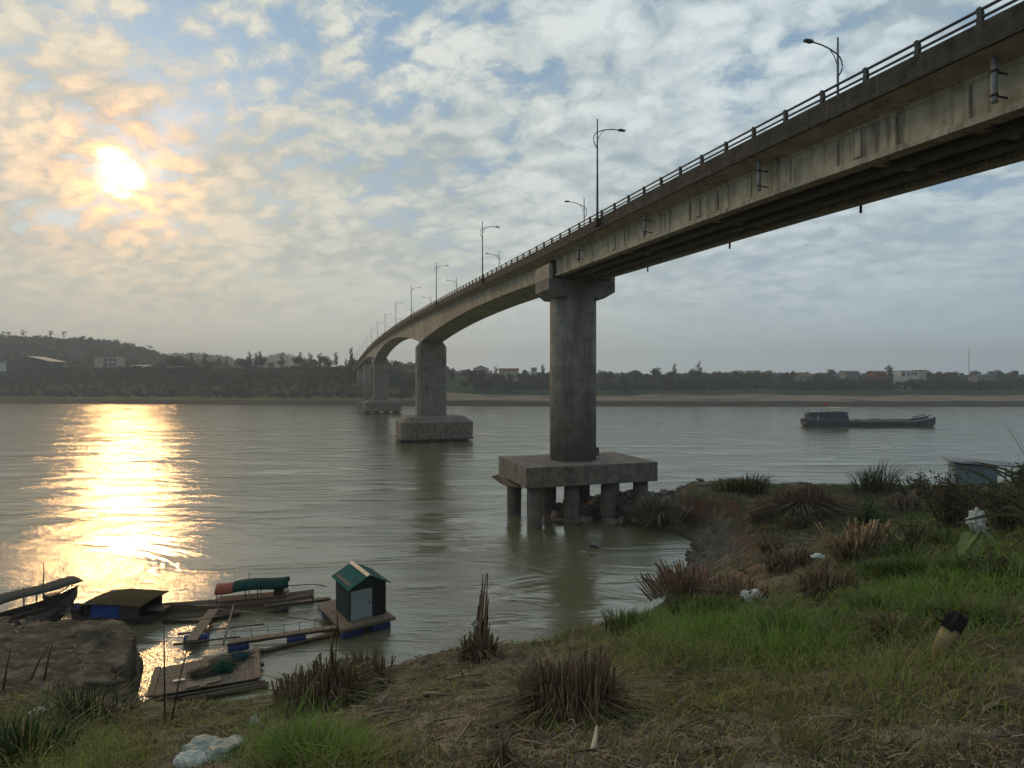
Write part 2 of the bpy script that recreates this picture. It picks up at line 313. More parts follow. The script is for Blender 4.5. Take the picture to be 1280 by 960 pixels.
def ground(X, Y):
    X = np.asarray(X, float); Y = np.asarray(Y, float); sh = X.shape; X = X.ravel(); Y = Y.ravel()
    Yc = np.maximum(Y, .6); u = (X/Yc*F+640)/260.; v = np.log(Yc)*1.9; out = np.empty(len(X))
    for i in range(0, len(X), 20000):
        uu = u[i:i+20000]; vv = v[i:i+20000]
        d = np.sqrt((uu[:, None]-ctl[None, :, 0])**2+(vv[:, None]-ctl[None, :, 1])**2+.02)
        out[i:i+20000] = -d@Wt[:n_]+Wt[n_]+Wt[n_+1]*uu+Wt[n_+2]*vv
    out = np.minimum(out, 10.6)
    # the mud ledge on the left breaks off in a steep face
    r = np.sqrt(X*X+Y*Y)
    lp = X/Yc*F+640
    # red earth scarp at the head of the cove
    amp = np.clip(r*.035, .05, .8)
    nz = fbm(X*.9, Y*.9, 3, 3)*amp*.9+np.abs(fbm(X*1.7, Y*1.7, 4, 73))*-.35*sstep(r, 5, 22)+fbm(X*3.1, Y*3.1, 4, 11)*np.clip(r*.03, .10, .38)+fbm(X*13., Y*13., 3, 23)*.085+led_rough(X, Y, lp)
    led = sstep(178-lp, 0, 30)*sstep(Y, 19.0, 20.5)*sstep(-Y, -26.6, -26.0)
    nz = nz*(1-.3*led)+led*.16*np.round(fbm(X*.5+Y*.35, Y*1.3, 3, 91)*9)/2.
    out = out+nz*sstep(out, -.8, .5)
    # broken ledges: quantise softly where the bank is bare
    q = np.clip(out, 0, 1.35)
    st = sstep(q, .42, .52)*.72+sstep(q, .1, .16)*.2+.08
    zone = sstep(185-lp+30*fbm(X*1.1, Y*1.1, 3, 17), 0, 12)*sstep(Y, 19, 21)
    out = np.where((out > -.2) & (out < 1.6), out*(1-zone)+zone*(st*1.35+ (out-q)), out)
    zone2 = sstep(lp, 835, 870)*sstep(-lp, -960, -930)*sstep(Y, 45.5, 47)*sstep(-Y, -60, -57)
    out = np.where(out > 0, out*(1-zone2)+zone2*(.25+2.15*sstep(out, .9, 1.3)+ .2*(out-1)), out)
    return out.reshape(sh)
def cast(px, py, Y0=2.0, Y1=75.):
    Ys = np.exp(np.linspace(math.log(Y0), math.log(Y1), 1400)); X = (px-640)/F*Ys; z = CH-(py-HY)/F*Ys
    gz = ground(X, Ys); hit = np.nonzero(gz >= z)[0]
    if len(hit) == 0: return None
    i = hit[0]; return Vector((X[i], Ys[i], gz[i]))
def gpt(px, py, **k):
    p = cast(px, py, **k)
    if p is None:
        Yw = F*CH/(py-HY); p = Vector(((px-640)/F*Yw, Yw, 0))
    return p
NU, NV = 900, 780
pu = np.linspace(-700, 2050, NU); lv = np.linspace(math.log(.75), math.log(78), NV)
PU, LV = np.meshgrid(pu, lv); YY = np.exp(LV); XX = (PU-640)/F*YY
ZZ = ground(XX, YY)
idx = np.arange(NU*NV).reshape(NV, NU)
Fq = np.stack([idx[:-1, :-1], idx[:-1, 1:], idx[1:, 1:], idx[1:, :-1]], -1).reshape(-1, 4)
zf = ZZ.ravel(); keep = (zf[Fq].max(1) > -.6); Fq = Fq[keep]
def grad():
    return np.abs(np.gradient(ZZ, axis=0))/np.maximum(np.gradient(YY, axis=0), 1e-3)
PYv = HY+(CH-ZZ)/YY*F
dirt = np.array([.095, .072, .046]); dirt2 = np.array([.27, .22, .155]); mud = np.array([.13, .115, .085]); wet = np.array([.045, .038, .026]); red = np.array([.17, .068, .032]); soil_g = np.array([.05, .055, .024])
def L(a, b, t): return a*(1-t[..., None])+b*t[..., None]
n1 = fbm(XX*.7, YY*.7, 4, 5); n2 = fbm(XX*2.7, YY*2.7, 4, 8); n3 = fbm(XX*9, YY*9, 3, 9)
def blob(px, py, sx, sy, PXm=None, PYm=None):
    PXm = PU if PXm is None else PXm; PYm = PYv if PYm is None else PYm
    return np.exp(-((PXm-px)/sx)**2-((PYm-py)/sy)**2)
cc = L(np.broadcast_to(dirt, ZZ.shape+(3,)), dirt2, sstep(n2+n1*.6, -.02, .22))
GR = [(850, 800, 130, 45, 1.), (960, 800, 110, 55, .9), (1150, 740, 140, 60, 1.), (1230, 700, 120, 90, 1.), (390, 950, 90, 28, 1.0), (60, 930, 120, 60, .8), (1060, 622, 190, 17, 1.), (1010, 652, 90, 16, 1.), (1120, 645, 120, 22, 1.), (1250, 640, 120, 30, 1.), (670, 790, 45, 22, 1.), (980, 655, 60, 12, .8),
      (900, 850, 170, 60, .55), (1100, 880, 200, 70, .45), (250, 900, 100, 30, .35), (560, 850, 100, 30, .28), (1180, 940, 120, 40, .35)]
def grassmap(px, py, x, y):
    m = 0
    for a in GR: m = np.maximum(m, a[4]*blob(*a[:4], px, py))
    return np.clip(m+1.1*fbm(x*.8, y*.8, 3, 31)*np.minimum(1, m*3), 0, 1)
gm = grassmap(PU, PYv, XX, YY)
cc = L(cc, soil_g, np.clip(gm*1.2, 0, .85))
low = sstep(-ZZ, -1.7, -.9)
cc = L(cc, L(np.broadcast_to(mud, ZZ.shape+(3,)), wet, sstep(n3+n2, -.05, .15)), low*.9)
cc = L(cc, wet, sstep(-ZZ, -.3, -.05))
redm = np.clip(blob(890, 636, 55, 14)*1.3+blob(945, 672, 34, 16)*1.3+blob(950, 712, 36, 16)*.6, 0, 1)*sstep(n2+n3, -.12, .16)
cc = L(cc, red, redm*.9)
led = ((PU < 170) & (YY > 19)).astype(float)
cc = L(cc, L(np.broadcast_to(np.array([.065, .05, .035]), ZZ.shape+(3,)), np.array([.15, .12, .085]), sstep(n2, -.1, .2)), led*.9*sstep(ZZ, .9, 1.2))
cc = L(cc, np.array([.035, .027, .02]), led*(1-sstep(ZZ, .5, .9)))
n4 = fbm(XX*1.2+YY*.3, YY*5., 4, 41)
cc = L(cc, np.array([.035, .03, .02]), led*sstep(n4, .03, .10)*.85)
cc *= (1+.5*n3[..., None])
M_ground = mat('bank_soil', (.1, .1, .1), .92, attr=True, bump=.9, bscale=16, spec=.2)
tag(np_mesh('riverbank_ground', np.stack([XX, YY, ZZ], -1).reshape(-1, 3), Fq, M_ground, cc.reshape(-1, 3), True), kind='structure')
# ground behind the camera
bb = MB(); bb.add([(-200, -150, 9.8), (200, -150, 9.8), (200, .8, 9.9), (-200, .8, 9.9)], [(0, 1, 2, 3)])
tag(bb.build('riverbank_plateau', mat('plateau_soil', (.07, .06, .035), .9, (.05, .06, .025), 1.)), kind='structure')
# ------------------------------------------------------------------ river
mw = bpy.data.materials.new('silty_river_water'); mw.use_nodes = True; q = NG(mw.node_tree); b = mw.node_tree.nodes['Principled BSDF']
oc = q.n('ShaderNodeTexCoord').outputs['Object']
big = q.noise(q.mapping(oc, (.011, .05, 1)), 1.0, 4, .55, .6)
q.link(q.mix(q.rng(big, .35, .65), (.115, .115, .055), (.145, .138, .078)), b.inputs['Base Color'])
b.inputs['Roughness'].default_value = .11; b.inputs['IOR'].default_value = 1.95; b.inputs['Specular IOR Level'].default_value = 1.0
h1 = q.noise(q.mapping(oc, (.95, 2.3, 1), rot=(0, 0, .25)), 1.0, 5, .58, .2)
h2 = q.noise(q.mapping(oc, (4.2, 7.5, 1), rot=(0, 0, -.3)), 1.0, 4, .6, .3)
h3 = q.noise(q.mapping(oc, (.05, .17, 1), rot=(0, 0, .05)), 1.0, 4, .6, 1.2)
rip = q.rng(h3, .38, .64, .25, 1.7)
ht = q.math('MULTIPLY', q.math('ADD', q.math('MULTIPLY', h1, .13), q.math('MULTIPLY', h2, .12)), rip)
ht = q.math('ADD', ht, q.math('MULTIPLY', h3, 1.2))
bn = q.n('ShaderNodeBump'); bn.inputs['Strength'].default_value = .23; bn.inputs['Distance'].default_value = 1.0
q.link(ht, bn.inputs['Height']); q.link(bn.outputs[0], b.inputs['Normal'])
wv = MB(); wv.add([(-3000, -200, 0), (3000, -200, 0), (3000, 420, 0), (-3000, 420, 0)], [(0, 1, 2, 3)])
tag(wv.build('river_water', mw), kind='structure')
bb = MB(); bb.add([(-6000, -3000, -4), (6000, -3000, -4), (6000, 9000, -4), (-6000, 9000, -4)], [(0, 1, 2, 3)])
tag(bb.build('riverbed', mat('riverbed_mud', (.06, .055, .035), .9, (.05, .05, .03), .2)), kind='structure')
# ------------------------------------------------------------------ far bank terrain and hills
def shoreY(X): return np.interp(X, [-900, -340, -190, -90, 0, 130, 290, 900], [430, 372, 350, 330, 322, 316, 314, 330])+8*fbm(X*.02, X*0, 3, 77)
HILLS = [(-700, 760, 170, 120, 43), (-520, 740, 90, 100, 22), (-660, 1200, 150, 130, 40), (-650, 1700, 110, 160, 50), (-760, 1740, 120, 160, 30), (-1500, 1500, 400, 200, 90),
         (430, 1050, 150, 100, 10), (330, 1500, 260, 150, 6)]
def farz(X, Y):
    d = Y-shoreY(X)
    right = sstep(X, -120, 0)
    pl = np.interp(d, [-20, -4, 0, 14, 50, 60, 78, 96, 112, 150, 400, 3000], [-4, -1.5, 0, 2.6, 4.2, 8, 14, 18, 23, 26.5, 27, 31])
    pr = np.interp(d, [-20, -4, 0, 14, 24, 75, 86, 110, 125, 160, 400, 3000], [-4, -1.5, 0, 2.7, 3.2, 5.0, 8, 9.0, 13.5, 15, 16, 26])
    z = pl*(1-right)+pr*right
    for (hx, hy, sx, sy, hh) in HILLS: z = z+hh*np.exp(-((X-hx)/sx)**2-((Y-hy)/sy)**2)
    return z+fbm(X*.03, Y*.05, 4, 55)*np.clip(d*.04, .0, 5)+fbm(X*.15, Y*.2, 3, 59)*np.clip(d*.06, 0, .9)
fx = np.linspace(-1500, 1500, 520); fd = np.concatenate([np.linspace(-16, 170, 110), np.linspace(175, 900, 60), np.linspace(930, 4500, 40)])
FX, FD = np.meshgrid(fx, fd); FX = FX*(1+np.maximum(FD, 0)/2200.); FY = shoreY(FX)+FD; FZ = farz(FX, FY)
idx = np.arange(FX.size).reshape(FX.shape); Ff = np.stack([idx[:-1, :-1], idx[:-1, 1:], idx[1:, 1:], idx[1:, :-1]], -1).reshape(-1, 4)
fn = fbm(FX*.05, FY*.12, 4, 61); right = sstep(FX, -130, -40)
fc = np.broadcast_to(np.array([.028, .048, .026]), FX.shape+(3,)).copy()
fc = L(fc, np.array([.085, .08, .035]), sstep(fn, -.02, .15)*.5)
tan = sstep(FD, 12, 18)*sstep(-FD, -78, -68); fc = L(fc, np.array([.22, .18, .125]), tan*right*sstep(fn, -.28, -.05)*.9)
fc = L(fc, np.array([.09, .095, .035]), tan*(1-right)*.8)
fc = L(fc, np.array([.045, .042, .032]), 1-sstep(FD, 9, 14))
ffo = np_mesh('far_bank_hills', np.stack([FX, FY, FZ], -1).reshape(-1, 3), Ff, mat('far_bank_soil', (.1, .1, .1), .95, attr=True, spec=.1), fc.reshape(-1, 3), True)
tag(ffo, kind='structure')
# ------------------------------------------------------------------ foliage builders
def quads(C, size, seed=0, flat=.0, aspect=.75):
    r = np.random.default_rng(seed); n = len(C)
    a = r.normal(size=(n, 3)); a[:, 2] *= (1-flat); a /= np.linalg.norm(a, axis=1)[:, None]
    b_ = np.cross(a, r.normal(size=(n, 3))); b_ /= np.linalg.norm(b_, axis=1)[:, None]
    s_ = (np.asarray(size)*r.uniform(.6, 1.3, n))[:, None]
    a = a*s_*.5; b_ = b_*s_*.5*aspect
    V = np.stack([C-a*1.05, C-b_*.9+a*.1, C+a*1.1, C+b_+a*.05], 1).reshape(-1, 3)
    return V, np.arange(4*n).reshape(n, 4)
def crown_pts(n, lobes, seed):
    r = np.random.default_rng(seed); P = []
    vol = np.array([l[3]*l[3]*l[4] for l in lobes]); k = r.choice(len(lobes), n, p=vol/vol.sum())
    d = r.normal(size=(n, 3)); d /= np.linalg.norm(d, axis=1)[:, None]; rad = r.uniform(.35, 1, n)**.5
    L_ = np.array(lobes)[k]
    return L_[:, :3]+d*rad[:, None]*np.stack([L_[:, 3], L_[:, 3], L_[:, 4]], 1), k
def leafcol(n, base, var, seed, groups=None):
    r = np.random.default_rng(seed); t = r.uniform(-1, 1, n)
    if groups is not None: t = t*.5+r.uniform(-1, 1, 64)[groups % 64]*.7
    c_ = np.array(base)[None]*(1+var*t[:, None]); c_[:, 0] *= 1+.2*r.uniform(-1, 1, n)
    return np.repeat(np.clip(c_, .004, 1), 4, 0)
def make_tree(kind, seed, name, label):
    r = np.random.default_rng(seed); root = empty(name, label=label, cat='tree')
    if kind == 'round':
        H = 9; lobes = [(r.uniform(-2.2, 2.2), r.uniform(-2.2, 2.2), r.uniform(3.8, 7.6), r.uniform(1.3, 2.3), r.uniform(1.1, 1.9)) for _ in range(11)]; nq = 620; qs = .75; base = (.030, .062, .028)
    elif kind == 'tall':
        H = 13; lobes = [(r.uniform(-1.1, 1.1), r.uniform(-1.1, 1.1), z_, r.uniform(.8, 1.5), r.uniform(.9, 1.5)) for z_ in np.linspace(4, 12.4, 10)]; nq = 430; qs = .7; base = (.028, .055, .028)
    elif kind == 'feather':
        H = 14; lobes = [(r.uniform(-2.4, 2.4), r.uniform(-1.5, 1.5), r.uniform(10, 14), r.uniform(.7, 1.3), .5) for _ in range(8)]; nq = 260; qs = .6; base = (.045, .06, .03)
    else:
        H = 4; lobes = [(r.uniform(-2.6, 2.6), r.uniform(-1.8, 1.8), r.uniform(.6, 3.2), r.uniform(.9, 1.7), r.uniform(.7, 1.3)) for _ in range(10)]; nq = 420; qs = .6; base = (.034, .060, .028)
    P, k = crown_pts(nq, lobes, seed); V, Fc = quads(P, qs, seed)
    t = MB(); t.tube([(0, 0, -.6), (.1, .05, H*.3), (.0, .1, H*.62), (.1, 0, H*.85)], [.24, .19, .12, .04], 6)
    for l in lobes[:6]: t.tube([(0, 0, H*.25), (l[0]*.5, l[1]*.5, l[2]*.8), (l[0], l[1], l[2])], [.11, .07, .03], 5)
    t.build('trunk', M_bark, root); np_mesh('crown', V, Fc, M_leaf, leafcol(len(P), base, .45, seed, k), parent=root)
    return root
TREES = {'round': [make_tree('round', 100+i, 'broadleaf_tree', 'x') for i in range(4)], 'tall': [make_tree('tall', 120+i, 'tall_tree', 'x') for i in range(2)],
         'feather': [make_tree('feather', 130+i, 'umbrella_crowned_tree', 'x') for i in range(2)], 'bush': [make_tree('bush', 140+i, 'riverside_bush', 'x') for i in range(3)]}
for l_ in TREES.values():
    for o in l_: o.location = (0, 0, -400)
used_tree = set()
def put_tree(kind, px, Y, sc, label, group, zoff=0.):
    src = random.choice(TREES[kind]); X = (px-640)/F*Y
    z = float(farz(np.array([X]), np.array([Y]))[0])
    if src.name in used_tree: o = copy_tree(src)
    else: o = src; used_tree.add(src.name)
    o.location = (X, Y, z-.2+zoff); o.rotation_euler = (0, 0, random.uniform(0, 6.28)); o.scale = (sc*random.uniform(.9, 1.15), sc*random.uniform(.9, 1.15), sc*random.uniform(.85, 1.15))
    o['label'] = label; o['group'] = group; o['category'] = 'tree' if kind != 'bush' else 'bush'
    return o
for i in range(46):
    px = random.uniform(205, 445); put_tree(random.choice(['round', 'round', 'tall']), px, random.uniform(455, 560)+(40 if px < 300 else 0), random.uniform(.75, 1.35), 'dark leafy tree on the far bank between the sheds and the bridge', 'trees on the far bank left of the bridge')
for i in range(120):
    px = random.uniform(565, 1300); put_tree(random.choice(['round']*14+['tall']), px, random.uniform(430, 520), random.uniform(.65, 1.15), 'dark leafy tree on the far bank right of the slender first pier' if px > 750 else 'dark leafy tree on the far bank between the two nearest piers', 'trees on the far bank right of the bridge' if px > 750 else 'trees on the far bank between the piers')
for i in range(75):
    px = random.uniform(570, 1300); put_tree('round', px, random.uniform(398, 413), random.uniform(.6, .95), 'rounded dark tree low on the slope in front of the right bank houses', 'trees low on the right slope')
for i in range(60):
    px = random.uniform(570, 1300); put_tree('bush', px, random.uniform(415, 445), random.uniform(.8, 1.5), 'low dark bush on the slope above the sandy strip', 'bushes above the sandy strip')
for i in range(50):
    px = random.uniform(-20, 440); put_tree('bush', px, random.uniform(440, 490), random.uniform(.8, 1.5), 'low dark bush on the green slope of the left far bank', 'bushes on the left far slope')
for i in range(34):
    px = random.uniform(-20, 215); put_tree(random.choice(['round', 'tall']), px, random.uniform(530, 640), random.uniform(.8, 1.3), 'dark leafy tree at the foot of the left hill behind the sheds', 'trees at the foot of the left hill')
SK = [(8, 640, 1.5), (30, 650, 1.25), (47, 640, 1.2), (62, 650, 1.35), (80, 650, 1.1), (104, 650, 1.0), (165, 660, 1.0), (187, 660, 1.25)]
for px, Y, sc in SK: put_tree('feather', px, Y+60, sc, 'thin tree with a flat crown standing above the left hill skyline', 'flat crowned trees on the left hill')
for px in (1058, 1068, 1092, 1100, 1110, 1122, 1131, 1141, 1152, 1162, 1226, 1238, 1002, 1013, 1180, 1195, 1210): put_tree('round', px+random.uniform(-2, 2), 409, random.uniform(.82, 1.0), 'rounded dark tree growing right in front of the right bank houses', 'trees hiding the feet of the right bank houses')
for px in (596, 606, 626, 638, 650, 668): put_tree('round', px, 455, random.uniform(.75, .9), 'rounded dark tree in front of the houses seen between the piers', 'trees before the houses between the piers')
put_tree('round', 220, 470, 1.75, 'largest dark tree left of the long white colonnade', 'trees on the far bank left of the bridge')
put_tree('round', 302, 480, 1.3, 'round tree right of the long white colonnade', 'trees on the far bank left of the bridge')
put_tree('tall', 1106, 430, .8, 'slim bare topped tree left of the white flat house', 'trees by the white flat house')
put_tree('round', 1157, 436, 1.1, 'bushy tree just right of the white flat house', 'trees by the white flat house')
# far woods as masses
def woods(name, n, region, label, qs, seed, hr):
    r = np.random.default_rng(seed); X, Y = region(r, n); z = farz(X, Y)
    m = 34; C = np.repeat(np.stack([X, Y, z], 1), m, 0); d = r.normal(size=(n*m, 3)); d /= np.linalg.norm(d, axis=1)[:, None]; d *= r.uniform(.4, 1, n*m)[:, None]
    hs = np.repeat(r.uniform(.6, 1.35, n), m)[:, None]
    C = C+d*np.array([hr*.95, hr*.95, hr*.8])*hs+np.array([0, 0, hr*.95])*hs
    V, Fc = quads(C, qs, seed); t = np.repeat(np.repeat(r.uniform(-1, 1, n), m), 4)
    base = np.array([.026, .052, .028])*(1+.4*t[:, None])
    tag(np_mesh(name, V, Fc, M_leaf, base), label, 'woodland', kind='stuff')
woods('woodland', 1700, lambda r, n: (r.uniform(-860, -380, n), r.uniform(600, 840, n)), 'dense dark wood covering the left hill behind the sheds', 2.3, 201, 4.2)
woods('woodland', 900, lambda r, n: (r.uniform(-900, -280, n), r.uniform(1080, 1300, n)), 'hazy wood covering the low middle distance hill', 3.4, 202, 6.)
woods('woodland', 900, lambda r, n: (r.uniform(-1200, -330, n), r.uniform(1560, 1830, n)), 'pale hazy wood on the farthest hill left of the bridge', 4.2, 203, 7.5)
woods('woodland', 1100, lambda r, n: (r.uniform(-150, 900, n), r.uniform(520, 640, n)), 'flat dark wood behind the houses on the right far bank', 2.4, 204, 4.0)
woods('woodland', 1100, lambda r, n: (r.uniform(-200, 1300, n), r.uniform(900, 1120, n)), 'hazy low wooded rise far behind the right bank', 3.4, 205, 5.5)
woods('scrub', 1500, lambda r, n: (lambda X: (X, shoreY(X)+r.uniform(88, 135, n)))(r.uniform(-30, 470, n)), 'scrub carpeting the slope above the sandy strip', 1.0, 206, 1.9)
woods('scrub', 2100, lambda r, n: (lambda X: (X, shoreY(X)+22+100*r.uniform(0, 1, n)**.7))(r.uniform(-420, -60, n)), 'scrub carpeting the green slope of the left far bank', 1.0, 207, 1.9)
# ------------------------------------------------------------------ far buildings
def building(name, label, px0, px1, ytop, ybot, Y, depth, wall, roof=None, rise=0., over=.5, wins=None, ridge='x', cat='building'):
    X0 = (px0-640)/F*Y; X1 = (px1-640)/F*Y; zt = CH-(ytop-HY)/F*Y; zb = CH-(ybot-HY)/F*Y
    gz = float(farz(np.array([(X0+X1)/2]), np.array([Y]))[0]); zb2 = min(zb, gz)-1.
    root = empty(name, ((X0+X1)/2, Y, 0), label=label, cat=cat); w = X1-X0
    MB().box((0, depth/2, (zt+zb2)/2), (w, depth, zt-zb2)).build('wall', wall, root)
    if roof:
        b_ = MB()
        if rise == 0: b_.box((0, depth/2, zt+.2), (w+over*2, depth+over*2, .4))
        elif ridge == 'x': b_.prism([(-over, zt), (depth/2, zt+rise), (depth+over, zt), (depth+over, zt+.25), (depth/2, zt+rise+.3), (-over, zt+.25)], 'x', -w/2-over, w/2+over)
        else:
            b_.prism([(-w/2-over, zt), (0, zt+rise), (w/2+over, zt), (w/2+over, zt+.25), (0, zt+rise+.3), (-w/2-over, zt+.25)], 'y', -over, depth+over)
            MB().prism([(-w/2, zt), (w/2, zt), (0, zt+rise)], 'y', 0.01, .3).build('gable', wall, root)
        b_.build('roof', roof, root)
    for (a, b2, c2, d2) in (wins or []):
        MB().box(((a+b2)/2*w/2, -.03, zb+(zt-zb)*(c2+d2)/2), (abs(b2-a)*w/2, .12, (zt-zb)*(d2-c2))).build('window', M_glass, root)
    return root
building('open_sided_shed', 'dark gabled shed with one bright sunlit roof slope at left', 8, 62, 452, 459, 500, 16, M_wall, M_tinroof, 4.6, 1.5, None, 'y')
building('annex_shed', 'low white annex beside the dark gabled shed', -12, 8, 453, 459, 505, 8, M_white, M_greyroof, 0)
building('school_block', 'pale two storey block right of the dark shed', 118, 147, 446, 459, 510, 10, M_cream, M_greyroof, 0, .4, [(-.2, .1, .55, .85), (.25, .5, .55, .85), (.6, .85, .55, .85), (-.2, .1, .1, .4), (.25, .5, .1, .4), (.6, .85, .1, .4)])
building('small_house', 'small house with a pale roof in the trees', 163, 186, 458, 462, 490, 8, M_cream, M_tinroof, 1.2)
cr = building('long_hall', 'long white hall with a row of columns under a flat roof', 209, 257, 458.5, 463, 480, 6, M_cream, M_white, 0, 1.0)
for i in range(12): MB().box((-15.5+i*2.8, -1.2, CH-(461-HY)/F*480+.2), (.35, .35, 3.2)).build('column', M_white, cr)
building('gabled_house', 'white gabled house between the two nearest piers', 592, 610, 461, 468, 470, 9, M_cream, M_greyroof, 2.4, .5, [(-.6, -.2, .3, .7), (.2, .6, .3, .7)], 'y', 'house')
building('low_long_house', 'low long tiled house right of the white gabled one', 624, 648, 463, 468, 470, 9, M_cream, M_redroof, 1.6, .6, None, 'x', 'house')
building('square_tower_house', 'small square pale house next to the tall pier', 664, 671, 460, 468, 470, 5, M_cream, M_greyroof, 0, .2, [(-.4, .4, .55, .8)], 'x', 'house')
building('white_flat_house', 'bright white flat roofed house above the right trees', 1126, 1148, 464, 471, 415, 8, M_white, M_greyroof, 0, .3, [(-.85, -.5, .2, .65), (-.2, .0, .1, .7), (.2, .45, .35, .7), (.55, .9, .35, .7)], 'x', 'house')
building('flat_house_wing', 'grey wing set behind the bright white flat house', 1149, 1158, 463, 470, 424, 8, M_cream, M_greyroof, 0, .3, None, 'x', 'house')
building('red_roofed_house', 'small house with red roof and two pale openings', 1093, 1108, 465.5, 471, 425, 8, M_redroof, M_redroof, 1.0, .4, [(-.5, -.2, .1, .6), (.2, .5, .1, .6)], 'x', 'house')
building('long_grey_roof_house', 'long grey roofed house left of the red roofed one', 1056, 1074, 465, 470, 440, 8, M_greyroof, M_greyroof, .8, .6, None, 'x', 'house')
building('tile_roofed_house', 'tan house low among trees above the barge cabin', 1000, 1016, 470, 474, 428, 8, M_greyroof, M_redroof, 1.2, .5, None, 'x', 'house')
building('riverside_warehouse', 'pale low warehouse at far right beside the mast', 1222, 1244, 469, 472, 430, 9, M_greyroof, M_greyroof, .5, .6, None, 'x')
mr = empty('radio_mast', ((1211-640)/F*440, 440, 14), label='thin lattice radio mast rising above the right far bank', cat='mast')
mm = MB()
for a in range(3): mm.tube([(.35*math.cos(a*2.09), .35*math.sin(a*2.09), 0), (.2*math.cos(a*2.09), .2*math.sin(a*2.09), 24)], .07, 4)
for i in range(24):
    a0 = (i % 3)*2.09; a1 = ((i+1) % 3)*2.09; mm.tube([(.33*math.cos(a0), .33*math.sin(a0), i), (.33*math.cos(a1), .33*math.sin(a1), i+1)], .04, 4)
mm.build('lattice', M_greyroof, mr); MB().tube([(0, 0, 24), (0, 0, 26)], .05, 5).build('aerial', M_greyroof, mr)

# ------------------------------------------------------------------ THE BRIDGE (local axes: x across, y along, z up)
TH = math.atan(230/F); BO = Vector((5.6, 52.9, 0))
br = empty('road_bridge', BO, TH, 'long concrete girder bridge crossing the river on tall piers', 'bridge')
def BW(x, y, z): return Vector((BO.x+x*math.cos(TH)-y*math.sin(TH), BO.y+x*math.sin(TH)+y*math.cos(TH), z))
sk = np.array([-90, -37, -26.5, -2, 20, 51, 84, 118, 152, 192, 234, 300, 446, 560]); zk = np.array([19.9, 22.42, 23.08, 23.98, 25.0, 26.4, 27.65, 28.5, 29.1, 29.5, 29.3, 27.9, 24.6, 21.5])
sf = np.linspace(-90, 560, 1301); zt_ = np.interp(sf, sk, zk); ker = np.hanning(61); ker /= ker.sum(); zt_ = np.convolve(np.pad(zt_, 30, mode='reflect', reflect_type='odd'), ker, 'valid')
def ZR(s): return float(np.interp(s, sf, zt_))
P2, P3, P4, P5, P6, P7 = 76.7, 202.7, 293., 368., 442., 515.
SE = 500.
def stations(a, b, st): n = max(2, int(round((b-a)/st))+1); return np.linspace(a, b, n)
def strip(name, poly, a, b, m, st=4., parent=br, bevel=0):
    mb = MB(); mb.sweep([[(x, s, ZR(s)+z) for x, z in poly] for s in stations(a, b, st)]); return mb.build(name, m, parent)
S0 = -75.
strip('deck_slab', [(-3.42, -.60), (3.42, -.60), (3.42, -.77), (2.5, -1.03), (-2.5, -1.03), (-3.42, -.77)], S0, SE, M_conc)
strip('road_surface', [(-3.1, -.54), (3.1, -.54), (3.1, -.595), (-3.1, -.595)], S0, SE, M_asph)
for sgn in (-1, 1):
    pz = [(sgn*3.5, 0), (sgn*3.22, 0), (sgn*3.16, -.594), (sgn*3.425, -.79), (sgn*3.54, -.79), (sgn*3.54, -.65), (sgn*3.5, -.61)]
    for a, b in ((S0, -44.), (-43.97, -2.02), (-1.98, P4), (P4+.04, SE)): strip('parapet', pz, a, b, M_moss, 4)
    for h, r_ in ((.44, .05), (.20, .045)):
        mb = MB(); mb.tube([(sgn*3.36, s, ZR(s)+h) for s in stations(S0, SE, 3.74)], r_, 8); mb.build('handrail', M_rail, br)
# railing posts: the hundred nearest singly, the rest as one
def post_geo(mb, sgn, s):   # slim cast post
    z = ZR(s)
    x0 = sgn*3.36
    pr = [(-.075, -.02), (.08, -.02), (.05, .28), (.085, .49), (-.02, .52), (-.075, .35)]
    mb.prism([(s+a, z+b) for a, b in pr], 'x', x0-.07, x0+.07)
alls = [(sgn, -35-1.87*4+1.87*i) for i in range(280) for sgn in (-1, 1) if -35-1.87*4+1.87*i < SE]
alls.sort(key=lambda t: (BW(t[0]*3.3, t[1], ZR(t[1]))-Vector((0, 0, 12))).length-(10 if t[0] < 0 else 0))
alls = [a for a in alls]
rest = MB()
for i, (sgn, s) in enumerate(alls):
    if i < 100: mb = MB(); post_geo(mb, sgn, s); mb.build('railing_post', M_post, br)
    else: post_geo(rest, sgn, s)
tag(rest.build('railing_posts', M_post, br), kind='stuff')
# approach girders (near spans, then the far ones)
def girder_poly(x, d, bw=.31):
    return [(x-.30, -1.03), (x+.30, -1.03), (x+.29, -1.12), (x+.22, -1.20), (x+.22, -d+.26), (x+bw, -d+.17), (x+bw, -d), (x-bw, -d), (x-bw, -d+.17), (x-.22, -d+.26), (x-.22, -1.20), (x-.29, -1.12)]
for a, b in ((S0, -44.0), (-43.95, -1.9)):
    for x in (-2.2, -.73, .73, 2.2): strip('girder', girder_poly(x, 2.5), a, b, M_conc if abs(x) > 2 else M_shadeconc, 4)
for a, b in ((P4+1.9, P5-.1), (P5+.1, P6-.1), (P6+.1, SE)):
    for x in (-2.2, 2.2): strip('girder', girder_poly(x, 2.4), a, b, M_conc, 8)
# diaphragms and web stiffeners
for s in [-73, -64.2, -54.3, -44.6, -35.6, -32, -22.2, -12.6, -3.4]:
    z = ZR(s); mb = MB(); mb.box((0, s, z-1.75), (4.3, .28, 1.2)); mb.build('diaphragm', M_conc, br)
    if s in (-32, -22.2, -12.6, -44.6, -54.3):
        mb = MB(); mb.box((-2.45, s, z-1.70), (.12, .36, .98)); mb.build('web_stiffener', M_conc, br, .02)
